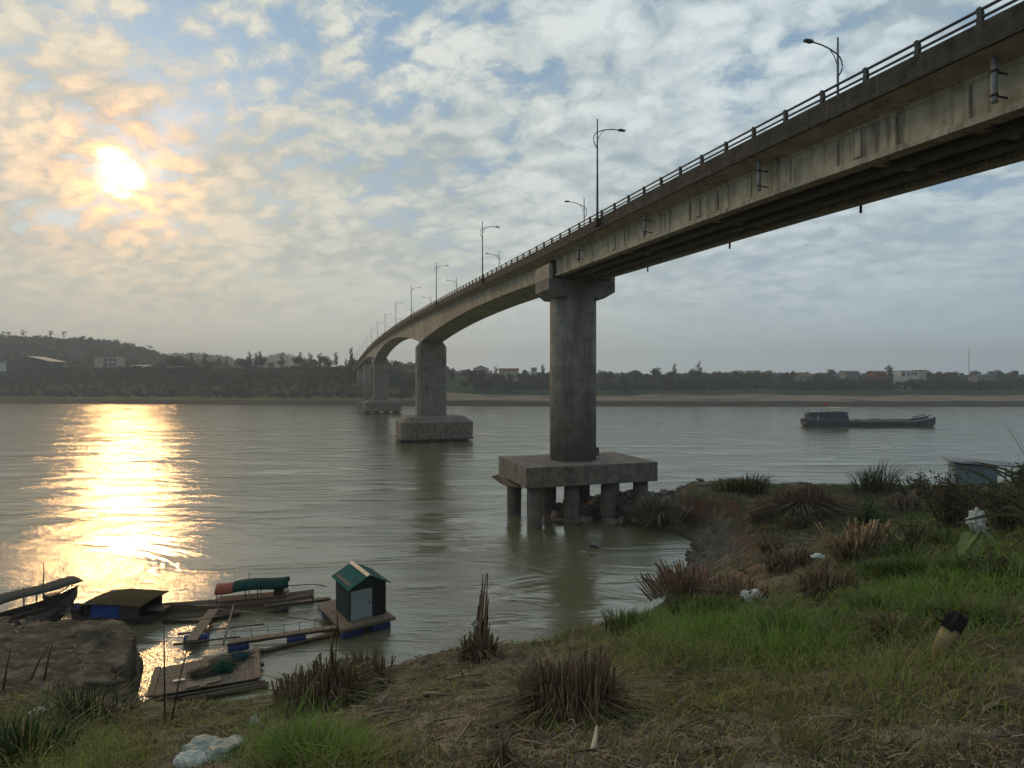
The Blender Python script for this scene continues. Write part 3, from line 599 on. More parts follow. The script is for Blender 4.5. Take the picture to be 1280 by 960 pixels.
# narrow formwork ribs on the outer web
for s in np.arange(-70, -3, 2.43):
    if min(abs(s-t) for t in (-32, -22.2, -12.6, -44.6, -54.3)) < .6: continue
    z = ZR(s); mb = MB(); mb.box((-2.43, s, z-1.71), (.03, .05+.05*random.random(), 1.0)); mb.build('formwork_seam', M_foot, br)
# drain pipes on the near face, stubs on the far face
for s in (-67, -57, -47, -37.0, -27.4, -17.6, -7.8):
    z = ZR(s); mb = MB(); mb.tube([(-2.98, s, z-.95), (-2.98, s, z-2.12), (-2.93, s+.02, z-2.26)], .085, 10); p_ = mb.build('drain_pipe', M_pipe, br)
    for dz in (-1.35, -2.05):
        mb = MB(); mb.bar((-3.1, s, z+dz), (-2.5, s-.05, z+dz-.02), .035, .05).tube([(-2.98, s, z+dz-.03), (-2.98, s, z+dz+.03)], .105, 10); mb.build('bracket', M_iron, p_)
for s in (-37, -27.6, -18.2, -8.4):
    z = ZR(s); mb = MB(); mb.tube([(2.75, s, z-1.0), (2.75, s, z-2.78)], .06, 8); mb.build('drain_pipe', M_iron, br)
# the haunched box girder of the main spans
def depth(s):
    dm, dp = 2.45, 6.15
    if s < P2: t = (P2-s)/(P2-0); return dm+(dp-dm)*max(0, 1-t*1.12)**1.9
    if s < P3: m_ = (P2+P3)/2; t = abs(s-m_)/(P3-m_); return dm+(dp-dm)*t**2.0
    t = (s-P3)/(P4-P3); return dm+(dp-dm)*max(0, 1-t*1.12)**1.9
mb = MB(); secs = []
for s in stations(1.95-2.1+.3, P4-.1, 1.8):
    z = ZR(s); d = depth(s); secs.append([(-2.42, s, z-1.02), (2.42, s, z-1.02), (2.36, s, z-d), (-2.36, s, z-d)])
mb.sweep(secs); mb.build('box_girder', M_seg, br)
# P1 with its cap, footing and piles
p = empty('pier', (0, 0, 0), parent=br)
mb = MB(); mb.tube([(0, 0, 5.2), (0, 0, 12), (0, 0, 19.95)], 2.12, 56); mb.build('column', M_pier, p)
mb = MB(); mb.prism([(-3.05, 21.35), (-3.05, 20.4), (-2.15, 19.78), (2.3, 19.78), (3.4, 20.4), (3.4, 21.35)], 'y', -1.75, 1.75); mb.build('pier_cap', M_pier, p, .05)
for x0, x1 in ((-3.05, -2.62), (2.95, 3.4)):
    mb = MB(); mb.box(((x0+x1)/2, 0, 22.0), (x1-x0-.01, 3.48, 1.32)); mb.build('end_block', M_conc, p, .03)
for x in (-2.2, -.73, .73, 2.2):
    mb = MB(); mb.box((x, -1.2, 21.39), (.5, .4, .09)); mb.build('bearing', M_iron, p)
mb = MB(); mb.box((.15, -.2, 4.35), (12.3, 7.95, 1.7)); mb.build('pile_cap', M_foot, p, .04)
mb = MB(); mb.box((3.1, 2.35, 5.55), (1.1, .8, .75)); mb.build('plinth', M_foot, p, .05)
mb = MB()                                  # torn shutter boards left hanging under the cap
mb.add([(-6.1, -4.0, 3.5), (-6.0, 3.8, 3.5), (-6.7, 4.0, 3.3), (-6.5, 1, 3.0), (-6.35, -1.2, 3.15), (-6.0, -2.4, 3.3), (-6.1, -4.0, 3.42), (-6.0, 3.8, 3.4)], [(0, 1, 2, 3, 4, 5), (6, 5, 4, 3, 2, 7)])
mb.build('formwork_remnant', M_iron, p)
for x, y in [(-4.8, -2.9), (-1.4, -2.9), (2.1, -2.9), (5.3, -2.9), (-4.9, 2.4), (-1.4, 2.4), (2.1, 2.4), (5.3, 2.4)]:
    mb = MB(); mb.tube([(x, y, -2), (x, y, .6), (x, y, 1.9), (x+.02, y, 3.52)], [.64, .66, .68, .66], 20); mb.build('pile', M_pile, p)
# P2 and P3: broad chamfered shafts on bevelled footings
def big_pier(s, dz=0., piles=True):
    p = empty('pier', (0, s, 0), parent=br)
    zt = ZR(s)-depth(s)+.02
    def ring(hx, hy, c_, z): return [(-hx+c_, -hy, z), (hx-c_, -hy, z), (hx, -hy+c_, z), (hx, hy-c_, z), (hx-c_, hy, z), (-hx+c_, hy, z), (-hx, hy-c_, z), (-hx, -hy+c_, z)]
    mb = MB(); mb.sweep([ring(3.2, 1.8, .55, 5.0+dz), ring(3.2, 1.8, .55, zt-1.0), ring(2.45, 1.8, .35, zt)]); mb.build('column', M_pier, p, .03)
    mb = MB(); mb.sweep([[(x+.6, y, z) for x, y, z in rg_] for rg_ in (ring(7.6, 5.8, 1.0, .60+dz), ring(7.7, 5.9, 1.0, 4.1+dz), ring(6.1, 4.6, .8, 5.25+dz))]); mb.build('pile_cap', M_foot, p, .04)
    mb = MB(); mb.sweep([[(x+.6, y, z) for x, y, z in rg_] for rg_ in (ring(7.85, 6.05, 1.0, .45+dz), ring(7.85, 6.05, 1.0, .65+dz))]); mb.build('formwork_lip', M_iron, p)
    for x in (-5.4, -1.6, 2.4, 6.6):
        for y in (-4.4, 0, 4.4):
            mb = MB(); mb.tube([(x, y, -2), (x, y, .9+dz)], .7, 14); mb.build('pile', M_iron, p)
    for z in (zt-2.2, zt-5.5):
        for x in (-1.3, 1.3): mb = MB(); mb.tube([(x, -1.79, z), (x, -1.83, z)], .16, 10); mb.build('vent_hole', M_burn, p)
    return p
big_pier(P2); big_pier(P3, .35)
for s in (P4, P5, P6, P7-20):
    p = empty('pier', (0, s, 0), parent=br); z = ZR(s)-2.45
    zb = float(farz(np.array([BW(0, s, 0).x]), np.array([BW(0, s, 0).y]))[0])
    mb = MB(); mb.tube([(0, 0, zb-2), (0, 0, z-1.6)], 2.1, 24); mb.build('column', M_pier, p)
    mb = MB(); mb.prism([(-3.1, z), (-3.1, z-.9), (-2.2, z-1.65), (2.2, z-1.65), (3.1, z-.9), (3.1, z)], 'y', -1.7, 1.7); mb.build('pier_cap', M_pier, p)
    mb = MB(); mb.box((0, 0, zb+.1), (11, 7, 2.6)); mb.build('pile_cap', M_foot, p)
# embankment where the bridge lands is out of sight; street lamps
def lamp(s, side, label, group):
    z = ZR(s); x = side*3.62; base = BW(x, s, z-.35)
    r_ = empty('street_lamp', base, TH if side < 0 else TH+math.pi, label, 'street lamp', group)   # local +x points over the road
    MB().box((.0, 0, .02), (.34, .42, .5)).build('base_bracket', M_iron, r_, .03)
    MB().tube([(0, 0, .2), (0, 0, 3.5), (0, 0, 7.2)], [.085, .07, .045], 8).build('pole', M_lamp, r_)
    pts = []
    for i in range(9):
        a = math.radians(200+(-110)*i/8.); pts.append((-.05+.42*math.cos(math.radians(250-160*i/8.)), 0, 5.8+.62*math.sin(math.radians(250-160*i/8.))))
    arm = [(0, 0, 5.15)]+[(-.30*math.sin(t), 0, 5.15+1.25*t/math.pi*1.0) for t in np.linspace(.3, 2.6, 6)]+[(.05, 0, 6.33), (.55, 0, 6.52), (1.1, 0, 6.63), (1.65, 0, 6.66)]
    MB().tube(arm, .035, 6).build('arm', M_lamp, r_)
    MB().tube([(.02, 0, 5.75), (.25, 0, 6.2), (.55, 0, 6.5)], .022, 5).build('brace', M_lamp, r_)
    h = MB(); h.sweep([[(1.6, -.05, 6.63), (1.6, .05, 6.63), (1.6, .05, 6.70), (1.6, -.05, 6.70)], [(1.75, -.12, 6.61), (1.75, .12, 6.61), (1.75, .1, 6.74), (1.75, -.1, 6.74)], [(2.15, -.11, 6.62), (2.15, .11, 6.62), (2.15, .08, 6.72), (2.15, -.08, 6.72)]]); h.build('lamp_head', M_rail, r_, .01)
ords = ['nearest', 'second', 'third', 'fourth', 'fifth', 'sixth', 'seventh', 'eighth', 'ninth', 'tenth', 'eleventh', 'twelfth', 'thirteenth', 'fourteenth', 'fifteenth', 'sixteenth']
for k in range(14): lamp(-12.4+31.2*k, -1, ('tallest looking lamp, over the deck right of the first pier, arm pointing right' if k == 0 else f'{ords[k]} lamp from the camera with its arm pointing right on the near parapet'), 'lamps along the near parapet')
for k in range(14): lamp(-25.5+30.9*k, 1, ('big lamp at upper right with its arm pointing left above the deck' if k == 0 else f'{ords[k]} lamp from the camera with its arm pointing left on the far parapet'), 'lamps along the far parapet')
# ------------------------------------------------------------------ boats and rafts on the water
def WP(px, py, z=0.): Y = F*(CH-z)/(py-HY); return Vector(((px-640)/F*Y, Y, z))
def frame_obj(name, a, b, label, cat, group=None):
    """an Empty midway between two ground points, its x axis from a to b; returns it and the length"""
    d = b-a; o = empty(name, ((a.x+b.x)/2, (a.y+b.y)/2, 0), math.atan2(d.y, d.x), label, cat, group); return o, Vector((d.x, d.y)).length
def local(o, p):
    d = p-Vector(o.location); c_, s_ = math.cos(-o.rotation_euler[2]), math.sin(-o.rotation_euler[2]); return Vector((d.x*c_-d.y*s_, d.x*s_+d.y*c_, p.z))
def hull_mesh(L_, Wd, H, mt, parent, name='hull', bow=.35, sheer=.5, stern=.75):
    secs = []; n = 15
    for i in range(n):
        t = i/(n-1); x = -L_/2+L_*t
        w = Wd/2*min(1., (t/bow)**.7*1.0+.03 if t < bow else 1.)*(1 if t < .8 else 1-(1-stern)*(t-.8)/.2)
        z = sheer*max(0, 1-t/bow)**1.6+.12*max(0, (t-.8)/.2); zb = -.3+ (sheer*.85+.25)*max(0, 1-t/(bow*.6))**1.6
        secs.append([(x, -w, H+z), (x, -w*.8, zb+.08), (x, -w*.35, zb), (x, w*.35, zb), (x, w*.8, zb+.08), (x, w, H+z), (x, w*.88, H+z-.02), (x, w*.6, min(H*.35+z, H+z-.06)), (x, -w*.6, min(H*.35+z, H+z-.06)), (x, -w*.88, H+z-.02)])
    return MB().sweep(secs).build(name, mt, parent)
def canopy(x0, x1, w, z, rise, mt, parent, name='canopy', n=9, th=.04, y0=0.):
    secs = []
    for x in np.linspace(x0, x1, 7):
        dz = .04*math.sin(x*2.3)
        o_ = [(x, y0+w/2*math.cos(a), z+dz+rise*math.sin(a)) for a in np.linspace(0, math.pi, n)]
        i_ = [(x, y0+(w/2-th)*math.cos(a), z+dz-.03+(rise-th)*math.sin(a)) for a in np.linspace(math.pi, 0, n)]
        secs.append(o_+i_)
    return MB().sweep(secs, True).build(name, mt, parent)
M_tarpd = mat('weathered_canopy', (.045, .05, .045), .85, (.02, .045, .04), 2, .5, 6, spec=.15)
# boat with the green and red canopy, moored behind the raft
o, L_ = frame_obj('moored_boat', WP(199, 766), WP(392, 748), 'long wooden boat with green canopy and faded red end moored behind the raft', 'boat')
hull_mesh(L_, 1.15, .26, M_wood, o, bow=.42, sheer=.22)
x0, x1 = -L_*.14, L_*.33
canopy(x0+.85, x1, 1.25, .95, .38, M_tarpg, o); canopy(x0, x0+.9, 1.28, .93, .34, M_tarpr, o, 'canopy_end')
for x in (x0+.1, x0+1.5, (x0+x1)/2+.3, x1-.1):
    for y in (-.52, .52): MB().tube([(x, y, .35), (x, y*1.1, .98)], .025, 5).build('canopy_post', M_stickd, o)
MB().box(((x0+x1)/2, 0, .42), (x1-x0, .8, .05)).build('floor_boards', M_wood, o)
MB().box((x1-.5, 0, .62), (.5, .5, .35)).build('engine_box', M_hull, o, .04)
MB().tube([(x1-.2, .1, .8), (x1+1.3, .15, .75), (x1+2.0, .15, .55)], .025, 6).build('tiller_pole', M_iron, o)
MB().tube([(x0+1.6, 0, 1.33), (x0+1.6, 0, 1.75)], .02, 5).build('mast_stub', M_iron, o)
# second slender boat hull alongside
o, L_ = frame_obj('sunk_skiff', WP(201, 780), WP(300, 768), 'slim dark skiff lying low in the water in front of the canopied boat', 'boat')
hull_mesh(L_, .8, .12, M_woodd, o, bow=.5, sheer=.15)
# boat at the far left under long dark canopies
o, L_ = frame_obj('canopied_boat', WP(97, 752), WP(-30, 790), 'long dark boat under a grey green canopy at the left edge', 'boat', None)
hull_mesh(L_, 1.3, .42, M_hull, o, bow=.3, sheer=.45)
canopy(-L_/2+.1, L_/2, 1.5, 1.25, .13, M_tarpd, o)
for x in (-L_/2+.6, -L_/2+2.2, -L_/2+4.0, L_/2-.4):
    for y in (-.6, .6): MB().tube([(x, y, .35), (x, y*1.1, 1.4)], .03, 5).build('canopy_post', M_stickd, o)
MB().box((-L_/2+1.2, 0, .55), (.55, .5, .5)).tube([(-L_/2+.9, 0, .75), (-L_/2+.4, 0, 1.0)], .05, 6).build('engine', M_hull, o, .04)
o, L_ = frame_obj('slim_boat', WP(82, 772), WP(-30, 802), 'slim open dark boat tied in front of the long canopied one at the left edge', 'boat')
hull_mesh(L_, 1.0, .35, M_hull, o, bow=.35, sheer=.3)
for x in (-1.5, 0., 1.4): MB().box((x, 0, .34), (.22, .85, .04)).build('thwart', M_woodd, o)
p = WP(54, 764); o = empty('mooring_pole', (p.x, p.y, 0), 0, 'thin upright mooring pole in front of the long canopied boat', 'pole')
MB().tube([(0, 0, -1), (.02, 0, 1), (.0, .03, 2.55)], [.04, .035, .022], 6).build('shaft', M_stickd, o)
# houseboat with blue tarpaulin
o, L_ = frame_obj('houseboat', WP(88, 770), WP(200, 774), 'small houseboat with olive roof and bright blue tarpaulin sides', 'houseboat')
hull_mesh(L_, 1.7, .36, M_hull, o, bow=.3, sheer=.3)
r0, r1 = -L_*.20, L_*.40
secs = []
for x, dz in ((r0, -.02), (r0+.9, .12), (r1-.8, .10), (r1+.25, .02)):
    secs.append([(x, -1.1, 1.02+dz*.7), (x, -.5, 1.08+dz*.7), (x, 0, 1.10+dz*.7), (x, .5, 1.08+dz*.7), (x, 1.1, 1.02+dz*.7), (x, .5, 1.03+dz*.7), (x, 0, 1.05+dz*.7), (x, -.5, 1.03+dz*.7)])
MB().sweep(secs).build('roof', M_olive, o)
MB().box((r0+1.15, -.84, .70), (1.5, .05, .70)).build('blue_tarpaulin', M_tarpb, o)
MB().box((r1-.7, -.83, .68), (1.3, .05, .70)).build('side_board', M_hull, o)
MB().box(((r0+r1)/2, .83, .68), (r1-r0, .05, .70)).build('side_board', M_hull, o)
mb = MB(); mb.sweep([[(r0+.3, -.95, 1.10), (r0+.3, .95, 1.10), (r0+.3, .95, 1.06), (r0+.3, -.95, 1.06)], [(r0-.4, -.85, .82), (r0-.4, .85, .82), (r0-.4, .85, .78), (r0-.4, -.85, .78)], [(r0-1.1, -.6, .5), (r0-1.1, .6, .5), (r0-1.1, .6, .46), (r0-1.1, -.6, .46)]]); mb.build('hanging_tarpaulin', M_tarpb, o)
for x in (r0+.1, r1-.05):
    for y in (-.8, .8): MB().tube([(x, y, .3), (x, y, 1.04)], .035, 5).build('roof_post', M_stickd, o)
MB().box((L_/2-.1, 0, .55), (.9, .7, .08)).build('stern_deck', M_woodd, o)
MB().tube([(L_/2-.6, .2, .75), (L_/2+1.6, .3, .62), (L_/2+1.75, .3, .78)], .02, 6).build('tiller_pole', M_iron, o)
# the big plank raft in front
FL, BL, BR, FR = WP(183, 871, .32), WP(193, 836, .32), WP(326, 808, .32), WP(329, 846, .32)
o, L_ = frame_obj('plank_raft', FL, FR, 'large weathered plank raft with nets heaped on it, nearest the shore', 'raft')
q4 = [local(o, p_) for p_ in (FL, BL, BR, FR)]
def bil(u, v, z): a = q4[0].lerp(q4[3], u); b2 = q4[1].lerp(q4[2], u); r_ = a.lerp(b2, v); return Vector((r_.x, r_.y, z))
for i in range(13):
    v0 = i/13+.004; v1 = (i+1)/13-.006; z = .30+.012*random.random(); u0 = -.01+.02*random.random(); u1 = 1-.03*random.random()
    vs = [bil(u0, v0, z), bil(u1, v0, z), bil(u1, v1, z), bil(u0, v1, z)]; vs += [v+Vector((0, 0, -.045)) for v in vs]
    m = MB(); m.add(vs, [(0, 1, 2, 3), (7, 6, 5, 4), (0, 4, 5, 1), (1, 5, 6, 2), (2, 6, 7, 3), (3, 7, 4, 0)]); m.build('plank', M_wood, o)
for u in (.03, .47, .95): MB().bar(bil(u, -.02, .345), bil(u, 1.02, .345), .22, .05).build('cross_plank', M_wood, o)
for v in (-.05, .5, .98): MB().bar(bil(-.01, v, .16), bil(1.02, v, .16), .14, .14).build('beam', M_woodd, o)
MB().tube([bil(.3, -.14, .1), bil(1.05, -.1, .12)], .11, 10).build('float_log', M_stickd, o)
MB().bar(bil(.32, .12, .35), bil(.62, .16, .36), .5, .03).build('loose_board', M_stick, o)
# nets heaped on the raft
def heap(name, c_, r_, h, m, label, cat='net', seed=1, ropes=60):
    rr = np.random.default_rng(seed); u = np.linspace(0, 2*math.pi, 22, endpoint=False); V = []; Fc = []; k = 9
    for i in range(k):
        t = i/(k-1); 
        for a in u:
            w = 1+.28*math.sin(a*3+seed)+.18*math.sin(a*5+2*seed+t*3)
            V.append((c_.x+r_*w*math.cos(a)*math.cos(t*1.5), c_.y+r_*.75*w*math.sin(a)*math.cos(t*1.5), c_.z+h*math.sin(t*1.5)*(1+.2*math.sin(a*4+t*5))))
    for i in range(k-1):
        for j in range(22): Fc.append((i*22+j, i*22+(j+1) % 22, (i+1)*22+(j+1) % 22, (i+1)*22+j))
    mb = MB(); mb.add(V, Fc, True); mb.add(V[-22:], [tuple(range(22))])
    for i in range(ropes):
        a = rr.uniform(0, 6.28); p0 = c_+Vector((r_*math.cos(a)*rr.uniform(.3, 1.2), r_*.8*math.sin(a)*rr.uniform(.3, 1.2), h*rr.uniform(.05, .9)))
        pts = [p0+Vector((rr.uniform(-.16, .16)*j, rr.uniform(-.16, .16)*j, rr.uniform(-.04, .04))) for j in range(4)]
        for q_ in pts: q_.z = max(q_.z, c_.z+.01)
        mb.tube(pts, .010, 4, False)
    return tag(mb.build(name, m), label, cat)
heap('fishing_net', WP(279, 838, .34), .36, .34, M_net, 'bright green net heap in the middle of the plank raft', seed=2)
heap('fishing_net', WP(302, 822, .34), .30, .16, M_netb, 'small teal net heap near the raft back corner', seed=3)
heap('fishing_net', WP(257, 842, .34), .42, .10, M_netd, 'flat brown tangle of netting left of the bright green heap', seed=4, ropes=120)
heap('rope_coil', WP(284, 824, .34), .38, .07, M_rope, 'loose grey rope tangle behind the bright green heap', 'rope', seed=5, ropes=110)
o = tag(MB().box((0, 0, .03), (.42, .16, .03), .35).build('foam_slab', M_bag), 'white foam slab lying flat on the raft', 'foam slab'); o.location = WP(224, 851, .33)
# plank walkways and poles
def gang(name, pts, w, label, mt=M_wood, z=.36, n=9):
    a, b = pts; o, L_ = frame_obj(name, a, b, label, 'walkway')
    for i in range(n):
        x = -L_/2+L_*(i+.5)/n; MB().box((x, random.uniform(-.01, .01), z+.01*random.random()), (L_/n-.02, w, .04)).build('plank', mt, o)
    for y in (-w*.35, w*.35): MB().box((0, y, z-.07), (L_, .08, .08)).build('stringer', M_woodd, o)
    return o, L_
o, L_ = gang('gangplank', (WP(239, 801, .36), WP(267, 762, .36)), .50, 'short plank gangway leading to the canopied boat at left', n=12)
MB().tube([(-L_/2+.8, -.5, .1), (-L_/2+.8, .5, .1)], .22, 14).build('float_drum', M_blue, o)
o, L_ = gang('float_walkway', (WP(284, 803, .42), WP(421, 783, .42)), .42, 'narrow float walkway on blue drums leading to the hut', z=.42, n=16)
for x in (-L_*.40, -.02+L_*.12): MB().tube([(x-.42, 0, .12), (x+.42, 0, .12)], .26, 16).build('float_drum', M_blue, o)
for i in range(7):
    x = -L_/2+.3+i*(L_-.6)/6; MB().tube([(x, .2, .4), (x, .2, .85)], .013, 5).build('rail_post', M_stickd, o)
MB().tube([(-L_/2+.2, .2, .8), (0, .2, .74), (L_/2-.2, .2, .85)], .012, 5).build('rail_rope', M_rope, o)
o, L_ = gang('sunken_beam', (WP(327, 814, .1), WP(418, 792, .1)), .25, 'dark waterlogged beam floating in front of the float walkway', M_woodd, .1, 1)
o, L_ = gang('rear_walkway', (WP(330, 757, .40), WP(412, 747, .40)), .35, 'rear walkway of dark planks from the canopied boat to the hut', M_woodd, .38, 8)
for x in (-.8, L_*.42): MB().tube([(x-.35, 0, .1), (x+.35, 0, .1)], .26, 14).build('float_drum', M_hull, o)
def pole(a, b, r_, label, m=M_stick, name='pole'):
    mid = (a+b)/2; o = empty(name, mid, 0, label, 'pole'); MB().tube([a-mid, (a-mid)*.3+Vector((0, 0, .02)), b-mid], [r_, r_*.9, r_*.7], 7).build('shaft', m, o)
pole(WP(279, 806, .45), WP(292, 756, .62), .055, 'pale crossbeam lying over the two walkways')
pole(WP(270, 761, .75), WP(413, 778, .5), .03, 'long thin punting pole slanting over the water to the hut', M_stick, 'punting_pole')
pole(WP(216, 806, .3), WP(300, 796, .3), .05, 'dark float bamboo crossing under the short gangway', M_stickd)
pole(WP(222, 793, .3), WP(330, 780, .3), .045, 'second float bamboo behind the short gangway', M_stickd)
pole(WP(240, 778, .35), WP(340, 758, .4), .045, 'float bamboo along the canopied boat hull', M_stickd)
# floating hut
BLc, FLc, FRc = WP(417.5, 741, .55), WP(425.5, 786, .55), WP(492, 770, .55)
o, L_ = frame_obj('floating_hut', FLc, FRc, 'small floating hut with green tin gable roof and pale door', 'hut')
depth_ = local(o, BLc).y; dpt = 3.9
for i in range(14):
    y = dpt*(i+.5)/14; MB().box((-.03*y, y-.05, .53+.01*random.random()), (L_, dpt/14-.02, .04)).build('deck_plank', M_wood, o)
for x in (-L_/2+.08, 0, L_/2-.08): MB().box((x-.06, dpt/2, .45), (.10, dpt, .1)).build('joist', M_woodd, o)
MB().box((0, -.1, .47), (L_+.1, .08, .14)).build('front_beam', M_wood, o)
for y in (.28, dpt-.6):
    for x in (-L_/4-.05, L_/4+.05): MB().tube([(x-.48, y, .12), (x-.44, y, .12), (x+.44, y, .12), (x+.48, y, .12)], [.24, .29, .29, .24], 18).build('float_drum', M_blue, o)
hx0, hx1, hy0, hy1, hz = -L_/2+.58, L_/2-.18, .55, 2.55, 2.25
hutm = MB(); hutm.prism([(hx0, .56), (hx1, .56), (hx1, hz), ((hx0+hx1)/2, hz+.38), (hx0, hz)], 'y', hy0, hy1); hutm.build('wall', M_wall, o)
MB().box((hx0+.62, hy0-.03, 1.28), (1.05, .05, 1.42)).build('door', M_door, o, .01)
MB().box((hx1-.32, hy0-.02, 1.30), (.5, .04, 1.45)).build('doorway', M_burn, o)
MB().tube([(hx0+1.0, hy0-.08, 1.25), (hx0+1.0, hy0-.05, 1.35)], .02, 6).build('door_handle', M_iron, o)
cx = (hx0+hx1)/2
for sg in (-1, 1):
    n = 26; vs = []
    for i in range(n+1):
        y = hy0-.30+(hy1-hy0+.62)*i/n; zc = .018*(i % 2)
        vs += [(cx, y, hz+.47+zc), (cx+sg*1.08, y, hz-.10+zc), (cx, y, hz+.44+zc), (cx+sg*1.08, y, hz-.13+zc)]
    m = MB(); m.add(vs, [f for i in range(n) for f in ((4*i, 4*i+1, 4*i+5, 4*i+4), (4*i+2, 4*i+3, 4*i+7, 4*i+6), (4*i, 4*i+2, 4*i+6, 4*i+4), (4*i+1, 4*i+3, 4*i+7, 4*i+5))]+[(0, 1, 3, 2), (4*n, 4*n+1, 4*n+3, 4*n+2)]); m.build('roof_sheet', M_tin, o)
MB().prism([(cx-.14, hz+.42), (cx, hz+.515), (cx+.14, hz+.42), (cx, hz+.50)], 'y', hy0-.32, hy1+.34).build('ridge_cap', M_ridge, o)
MB().tube([(-L_/2-.05, .2, .5), (-L_/2-.1, .2, 1.15)], .03, 6).build('mooring_post', M_stickd, o)
MB().tube([(-L_/2-.2, dpt-.2, .5), (-L_/2-.35, dpt-.2, 1.25)], .03, 6).build('mooring_post', M_stickd, o)
bpy.context.view_layer.update()
# debris in the left cove
o = empty('driftwood_log', gpt(136, 862)+Vector((0, 0, .12)), .3, 'short dark driftwood log stranded between ledge and raft', 'log')
MB().tube([(-.75, .2, .1), (0, 0, .05), (.55, -.1, .12)], [.09, .11, .08], 8).build('trunk', M_stickd, o)
MB().tube([(.1, 0, .1), (.35, .25, .4)], [.06, .03], 6).build('branch_stub', M_stickd, o)
# ------------------------------------------------------------------ sand barge on the river
Yb = F*CH/(533-HY); a = Vector(((1004-640)/F*Yb, Yb, 0)); b_ = Vector(((1168-640)/F*Yb, Yb+1, 0))
o, L_ = frame_obj('river_barge', a, b_, 'long low dark barge with a blue grey wheelhouse at its left end', 'barge')
secs = []
for t in np.linspace(0, 1, 19):
    x = -L_/2+L_*t; w = 3.3*(min(1, .45+t*6) if t < .1 else 1)*(1 if t < .86 else 1-.55*((t-.86)/.14)**1.5)
    top = 1.55+1.3*max(0, (t-.80)/.2)**1.3+.7*max(0, 1-t/.12)
    zb = -.8+1.6*max(0, (t-.93)/.07)**2+1.3*max(0, 1-t/.07)
    secs.append([(x, -w, top), (x, -w*.93, zb), (x, w*.93, zb), (x, w, top), (x, w*.93, top), (x, w*.93, top-.5), (x, -w*.93, top-.5), (x, -w*.93, top)])
MB().sweep(secs).build('hull', M_steelb, o)
MB().sweep([[(x, -2.7, 1.2), (x, 0, h_), (x, 2.7, 1.2), (x, 0, 1.0)] for x, h_ in zip(np.linspace(-L_*.18, L_*.36, 12), [1.5, 1.9, 2.1, 1.9, 2.2, 2.3, 2.0, 2.2, 2.1, 2.25, 2.0, 1.6])]).build('cargo_heap', M_cargo, o)
cx0, cx1 = -L_*.46, -L_*.20
mb = MB(); mb.prism([(cx0, 1.4), (cx1+.8, 1.4), (cx1, 4.1), (cx0+.2, 4.1)], 'y', -2.5, 2.5); mb.build('wheelhouse', M_cabin, o)
for i in range(6):
    x = cx0+1.1+i*1.45; MB().box((x, -2.52, 3.1), (.75, .06, .8)).build('window', M_glass, o)
MB().box((cx0+1.4, -2.53, 2.3), (.5, .07, 1.6)).build('cabin_door', M_cream, o)
MB().box(((cx0+cx1)/2-.2, 0, 4.2), (cx1-cx0+1.2, 5.8, .16)).build('roof', M_greyroof, o)
MB().box((cx1-1.6, 0, 5.4), (5.2, 5.2, .18)).build('upper_awning', M_cream, o)
for x in (cx1-3.8, cx1+.5):
    for y in (-2.3, 2.3): MB().tube([(x, y, 4.2), (x, y, 5.35)], .06, 6).build('awning_post', M_cream, o)
MB().box((cx0-1.0, 0, 3.9), (2.4, 4.6, .15)).build('stern_awning', M_cream, o)
MB().tube([(cx0+3.2, -1, 4.2), (cx0+3.2, -1, 6.2)], .06, 6).build('mast', M_iron, o)
fm = MB().tube([(cx0+5.6, 0, 4.2), (cx0+5.6, 0, 6.8)], .06, 6).build('flagstaff', M_red, o)
MB().box((cx0+5.1, 0, 6.5), (1.0, .04, .55)).build('flag', M_red, fm)
for i in range(5): MB().tube([(-L_*.30+i*6, -3.38, .8), (-L_*.30+i*6, -3.44, .8)], .45, 14).build('tyre_fender', M_burn, o)
MB().bar((L_*.40, -1.5, 2.6), (L_*.47, -1.2, 3.3), .2, .2).bar((L_*.38, 1.5, 2.5), (L_*.47, 1.2, 3.3), .2, .2).build('bow_frame', M_iron, o)
# floating shed at right
Ys = 64.; a = Vector(((1188-640)/F*Ys, Ys, 0)); b_ = Vector(((1300-640)/F*Ys, Ys-5, 0))
o, L_ = frame_obj('floating_shed', a, b_, 'blue grey floating shed with flat roof and open porch beyond the right bank', 'shed')
zt2 = CH-(578-HY)/F*Ys
MB().box((-L_/2+1.9, 0, zt2/2+.3), (3.6, 3.4, zt2-.6)).build('wall', M_shedb, o)
MB().box((-.1, 0, zt2+.08), (L_+.7, 4.2, .14), 0, (0, .035)).build('roof', M_greyroof, o)
for x in np.linspace(-L_/2+4.4, L_/2-.2, 6):
    for y in (-1.6, 1.6): MB().tube([(x, y, .3), (x, y, zt2-.1)], .07, 6).build('porch_post', M_stick, o)
for y in (-1.6, 1.6): MB().box((1.6, y, zt2-1.0), (L_-4.0, .06, .08)).build('porch_rail', M_stick, o)
MB().box((0, 0, .35), (L_+.3, 3.9, .25)).build('deck', M_woodd, o)
